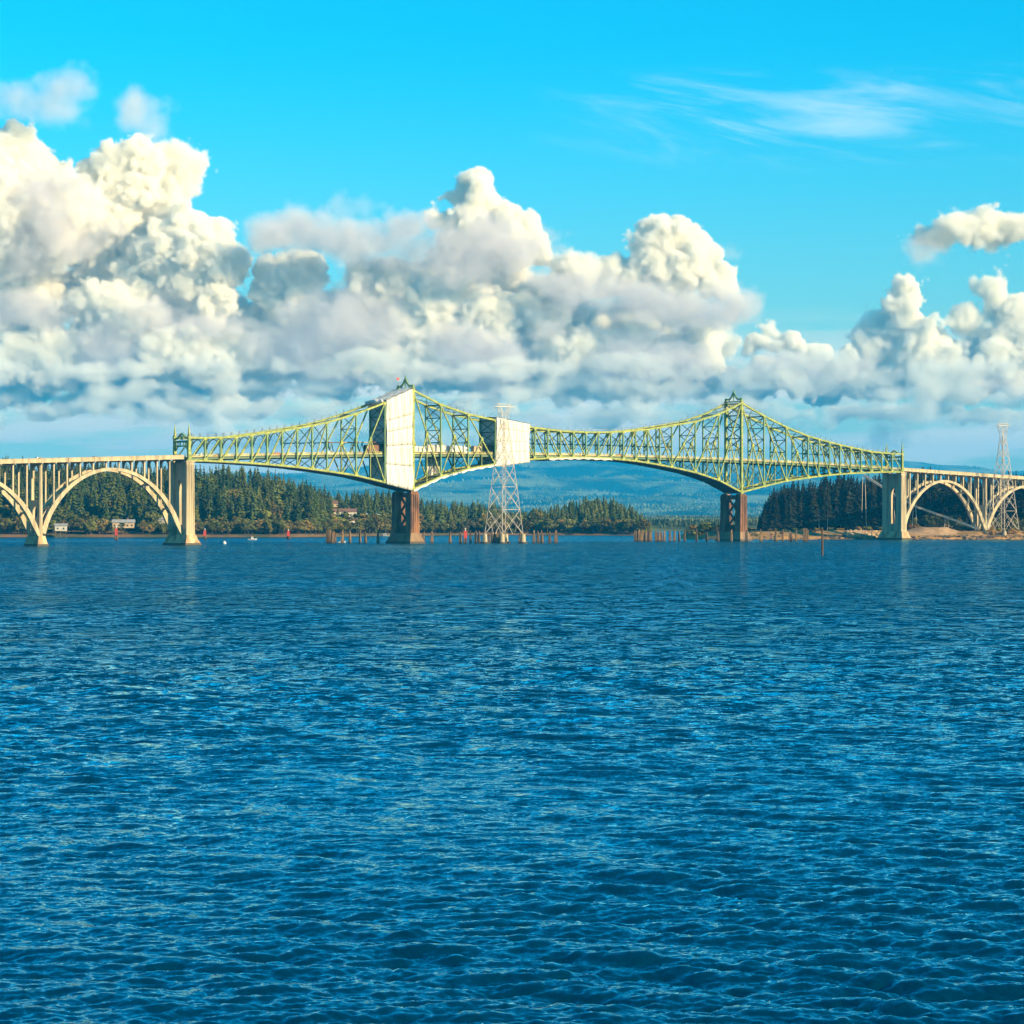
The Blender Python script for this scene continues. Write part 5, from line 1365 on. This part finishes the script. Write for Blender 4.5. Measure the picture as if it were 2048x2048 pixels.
def cloud_volume(name, label, kinds, nx, ny, nz, soft_amp, density, albedo, aniso, seed):
    g = np.random.default_rng(seed)
    x0, x1 = (-170 - CX) * KC, (2220 - CX) * KC; z0, z1 = 150.0, (HY - 130) * KC; y0, y1 = YC - 1900, YC + 1900

    tx = min(nx, 256); dims = (tx, ny, nz); vox = ((x1 - x0) / nx, (y1 - y0) / ny, (z1 - z0) / nz)
    kx = np.fft.fftfreq(tx, vox[0])[:, None, None]; ky = np.fft.fftfreq(ny, vox[1])[None, :, None]; kz = np.fft.rfftfreq(nz, vox[2])[None, None, :]
    kr = np.sqrt(kx * kx + ky * ky + kz * kz).astype(np.float32); kr[0, 0, 0] = 1e-9

    def noise(wl):                                          # isotropic band of noise around one wavelength
        sp_ = np.fft.rfftn(g.standard_normal(dims, dtype=np.float32)) * np.exp(-(np.log(kr * wl * 1.6)) ** 2 / 0.30)
        a = np.fft.irfftn(sp_, dims, axes=(0, 1, 2)).astype(np.float32); a *= 0.40 / a.std()
        return np.concatenate([a] * (nx // tx + 1), 0)[:nx]
    fbm = noise(900) * .45 + noise(420) * .3
    bil = (np.abs(noise(560)) * 2 - .7) * .20 + (np.abs(noise(290)) * 2 - .7) * .25 + (np.abs(noise(150)) * 2 - .7) * .17
    bil += (np.abs(noise(84)) * 2 - .7) * .10
    if nx > 450: bil += (np.abs(noise(56)) * 2 - .7) * .05
    wx = noise(760) * 170 + noise(300) * 80; wz = noise(760) * 120 + noise(300) * 70
    X = np.linspace(x0, x1, nx, dtype=np.float32); Y = np.linspace(y0, y1, ny, dtype=np.float32); Z = np.linspace(z0, z1, nz, dtype=np.float32)
    out = np.zeros((nx, ny, nz), np.float32)
    for kd in kinds:
        D = np.full((nx, ny, nz), -3, np.float32)
        for u, v, ru, rv, dy, k_ in CLOUDS:
            if k_ != kd: continue
            cx = (u - CX) * KC; cz = CAMZ + (HY - v) * KC; cy_ = YC + dy * 2400; rx, rz = ru * KC * (1.0 if kd == 0 else 1.12), rv * KC * (1.0 if kd == 0 else 1.12); ry = min(rx, rz) * 1.15; m_ = 1.75
            ix = slice(*np.searchsorted(X, [cx - m_ * rx, cx + m_ * rx])); iy = slice(*np.searchsorted(Y, [cy_ - m_ * ry, cy_ + m_ * ry])); iz = slice(*np.searchsorted(Z, [cz - m_ * rz, cz + m_ * rz]))
            d = 1 - np.sqrt(((X[ix][:, None, None] + wx[ix, iy, iz] - cx) / rx) ** 2 + ((Y[iy] - cy_) / ry)[None, :, None] ** 2 + ((Z[iz][None, None, :] + wz[ix, iy, iz] - cz) / rz) ** 2)
            D[ix, iy, iz] = np.maximum(D[ix, iy, iz], d)
        if kd == 0: q = np.clip((D + fbm * .30 + bil * .50 + .13) * 6.0, 0, 1)
        elif kd == 2: q = np.clip((D + fbm * .5 + bil * .8 + .26) * 2.0, 0, 1) * .7
        elif kd == 4: q = np.clip((D + fbm * .9 + bil * .8 + .22) * .9, 0, 1) * .34
        elif kd == 3: q = np.clip((D + fbm * 1.1 + bil * .9 + .16) * .9, 0, 1) * .45
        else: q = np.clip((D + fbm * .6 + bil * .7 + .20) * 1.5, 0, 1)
        out = np.maximum(out, q.astype(np.float32))
    me = bpy.data.meshes.new(name); me.vertices.add(nx * ny * nz); a = me.attributes.new('cloud_density', 'FLOAT', 'POINT'); a.data.foreach_set('value', out.ravel())
    ob = bpy.data.objects.new(name, me); COL.objects.link(ob)
    ng = bpy.data.node_groups.new(name, 'GeometryNodeTree')
    for io in ('INPUT', 'OUTPUT'): ng.interface.new_socket('Geometry', in_out=io, socket_type='NodeSocketGeometry')
    n = ng.nodes; L_ = ng.links.new; gi = n.new('NodeGroupInput'); go = n.new('NodeGroupOutput'); vc = n.new('GeometryNodeVolumeCube')
    vc.inputs['Min'].default_value = (x0, y0, z0); vc.inputs['Max'].default_value = (x1, y1, z1)
    for ax, q in zip('XYZ', (nx, ny, nz)): vc.inputs['Resolution ' + ax].default_value = q
    pos = n.new('GeometryNodeInputPosition'); sp_ = n.new('ShaderNodeSeparateXYZ'); L_(pos.outputs[0], sp_.inputs[0])

    def MM(op, a_, b_=None):
        m_ = n.new('ShaderNodeMath'); m_.operation = op
        for i, q in enumerate((a_, b_)):
            if q is None: continue
            if isinstance(q, (int, float)): m_.inputs[i].default_value = q
            else: L_(q, m_.inputs[i])
        return m_.outputs[0]
    ii, jj, kk = [MM('ROUND', MM('MULTIPLY', MM('SUBTRACT', sp_.outputs[i], a0), (c - 1) / (a1 - a0))) for i, (a0, a1, c) in enumerate(((x0, x1, nx), (y0, y1, ny), (z0, z1, nz)))]
    fi = n.new('FunctionNodeFloatToInt'); L_(MM('ADD', MM('MULTIPLY', MM('ADD', MM('MULTIPLY', ii, ny), jj), nz), kk), fi.inputs[0])
    si = n.new('GeometryNodeSampleIndex'); si.data_type = 'FLOAT'; si.domain = 'POINT'; na = n.new('GeometryNodeInputNamedAttribute'); na.data_type = 'FLOAT'; na.inputs['Name'].default_value = 'cloud_density'
    L_(gi.outputs[0], si.inputs['Geometry']); L_(na.outputs[0], si.inputs['Value']); L_(fi.outputs[0], si.inputs['Index']); L_(si.outputs[0], vc.inputs['Density'])
    m_ = bpy.data.materials.new(name); m_.use_nodes = True; mt = m_.node_tree; mt.nodes.remove(mt.nodes['Principled BSDF'])
    pv = mt.nodes.new('ShaderNodeVolumePrincipled'); pv.inputs['Density'].default_value = density; pv.inputs['Color'].default_value = (*albedo, 1); pv.inputs['Anisotropy'].default_value = aniso
    mt.links.new(pv.outputs[0], mt.nodes['Material Output'].inputs['Volume'])
    sm_ = n.new('GeometryNodeSetMaterial'); sm_.inputs['Material'].default_value = m_; L_(vc.outputs[0], sm_.inputs[0]); L_(sm_.outputs[0], go.inputs[0])
    ob.modifiers.new('volume', 'NODES').node_group = ng; me.materials.append(m_)
    return tag(ob, label, 'clouds', kind='stuff')


cloud_volume('white_clouds', 'towering cream white cumulus clouds across the lower sky', (0, 2, 4), 760, 70, 284, 1, 0.024, (1, .975, .895), -0.25, 3)
cloud_volume('grey_clouds', 'soft grey cloud bases drifting before the white cumulus', (1, 3), 430, 50, 160, 1, 0.0042, (.89, .85, .85), -0.1, 8)  # shadow on these clouds is put into the lowered albedo

# ---------------------------------------------------------------- haze
mb = MB(); mb.hexa([(-12000, -700, -3), (12000, -700, -3), (12000, 27000, -3), (-12000, 27000, -3), (-12000, -700, 760), (12000, -700, 760), (12000, 27000, 760), (-12000, 27000, 760)])
hz = bpy.data.materials.new('haze'); hz.use_nodes = True; ht_ = hz.node_tree; ht_.nodes.remove(ht_.nodes['Principled BSDF'])
pv = ht_.nodes.new('ShaderNodeVolumePrincipled'); pv.inputs['Density'].default_value = 5.0e-5; pv.inputs['Color'].default_value = (0.02, 0.5, 1.0, 1)
ht_.links.new(pv.outputs[0], ht_.nodes['Material Output'].inputs['Volume'])
tag(mb.build('haze', hz), kind='stuff')
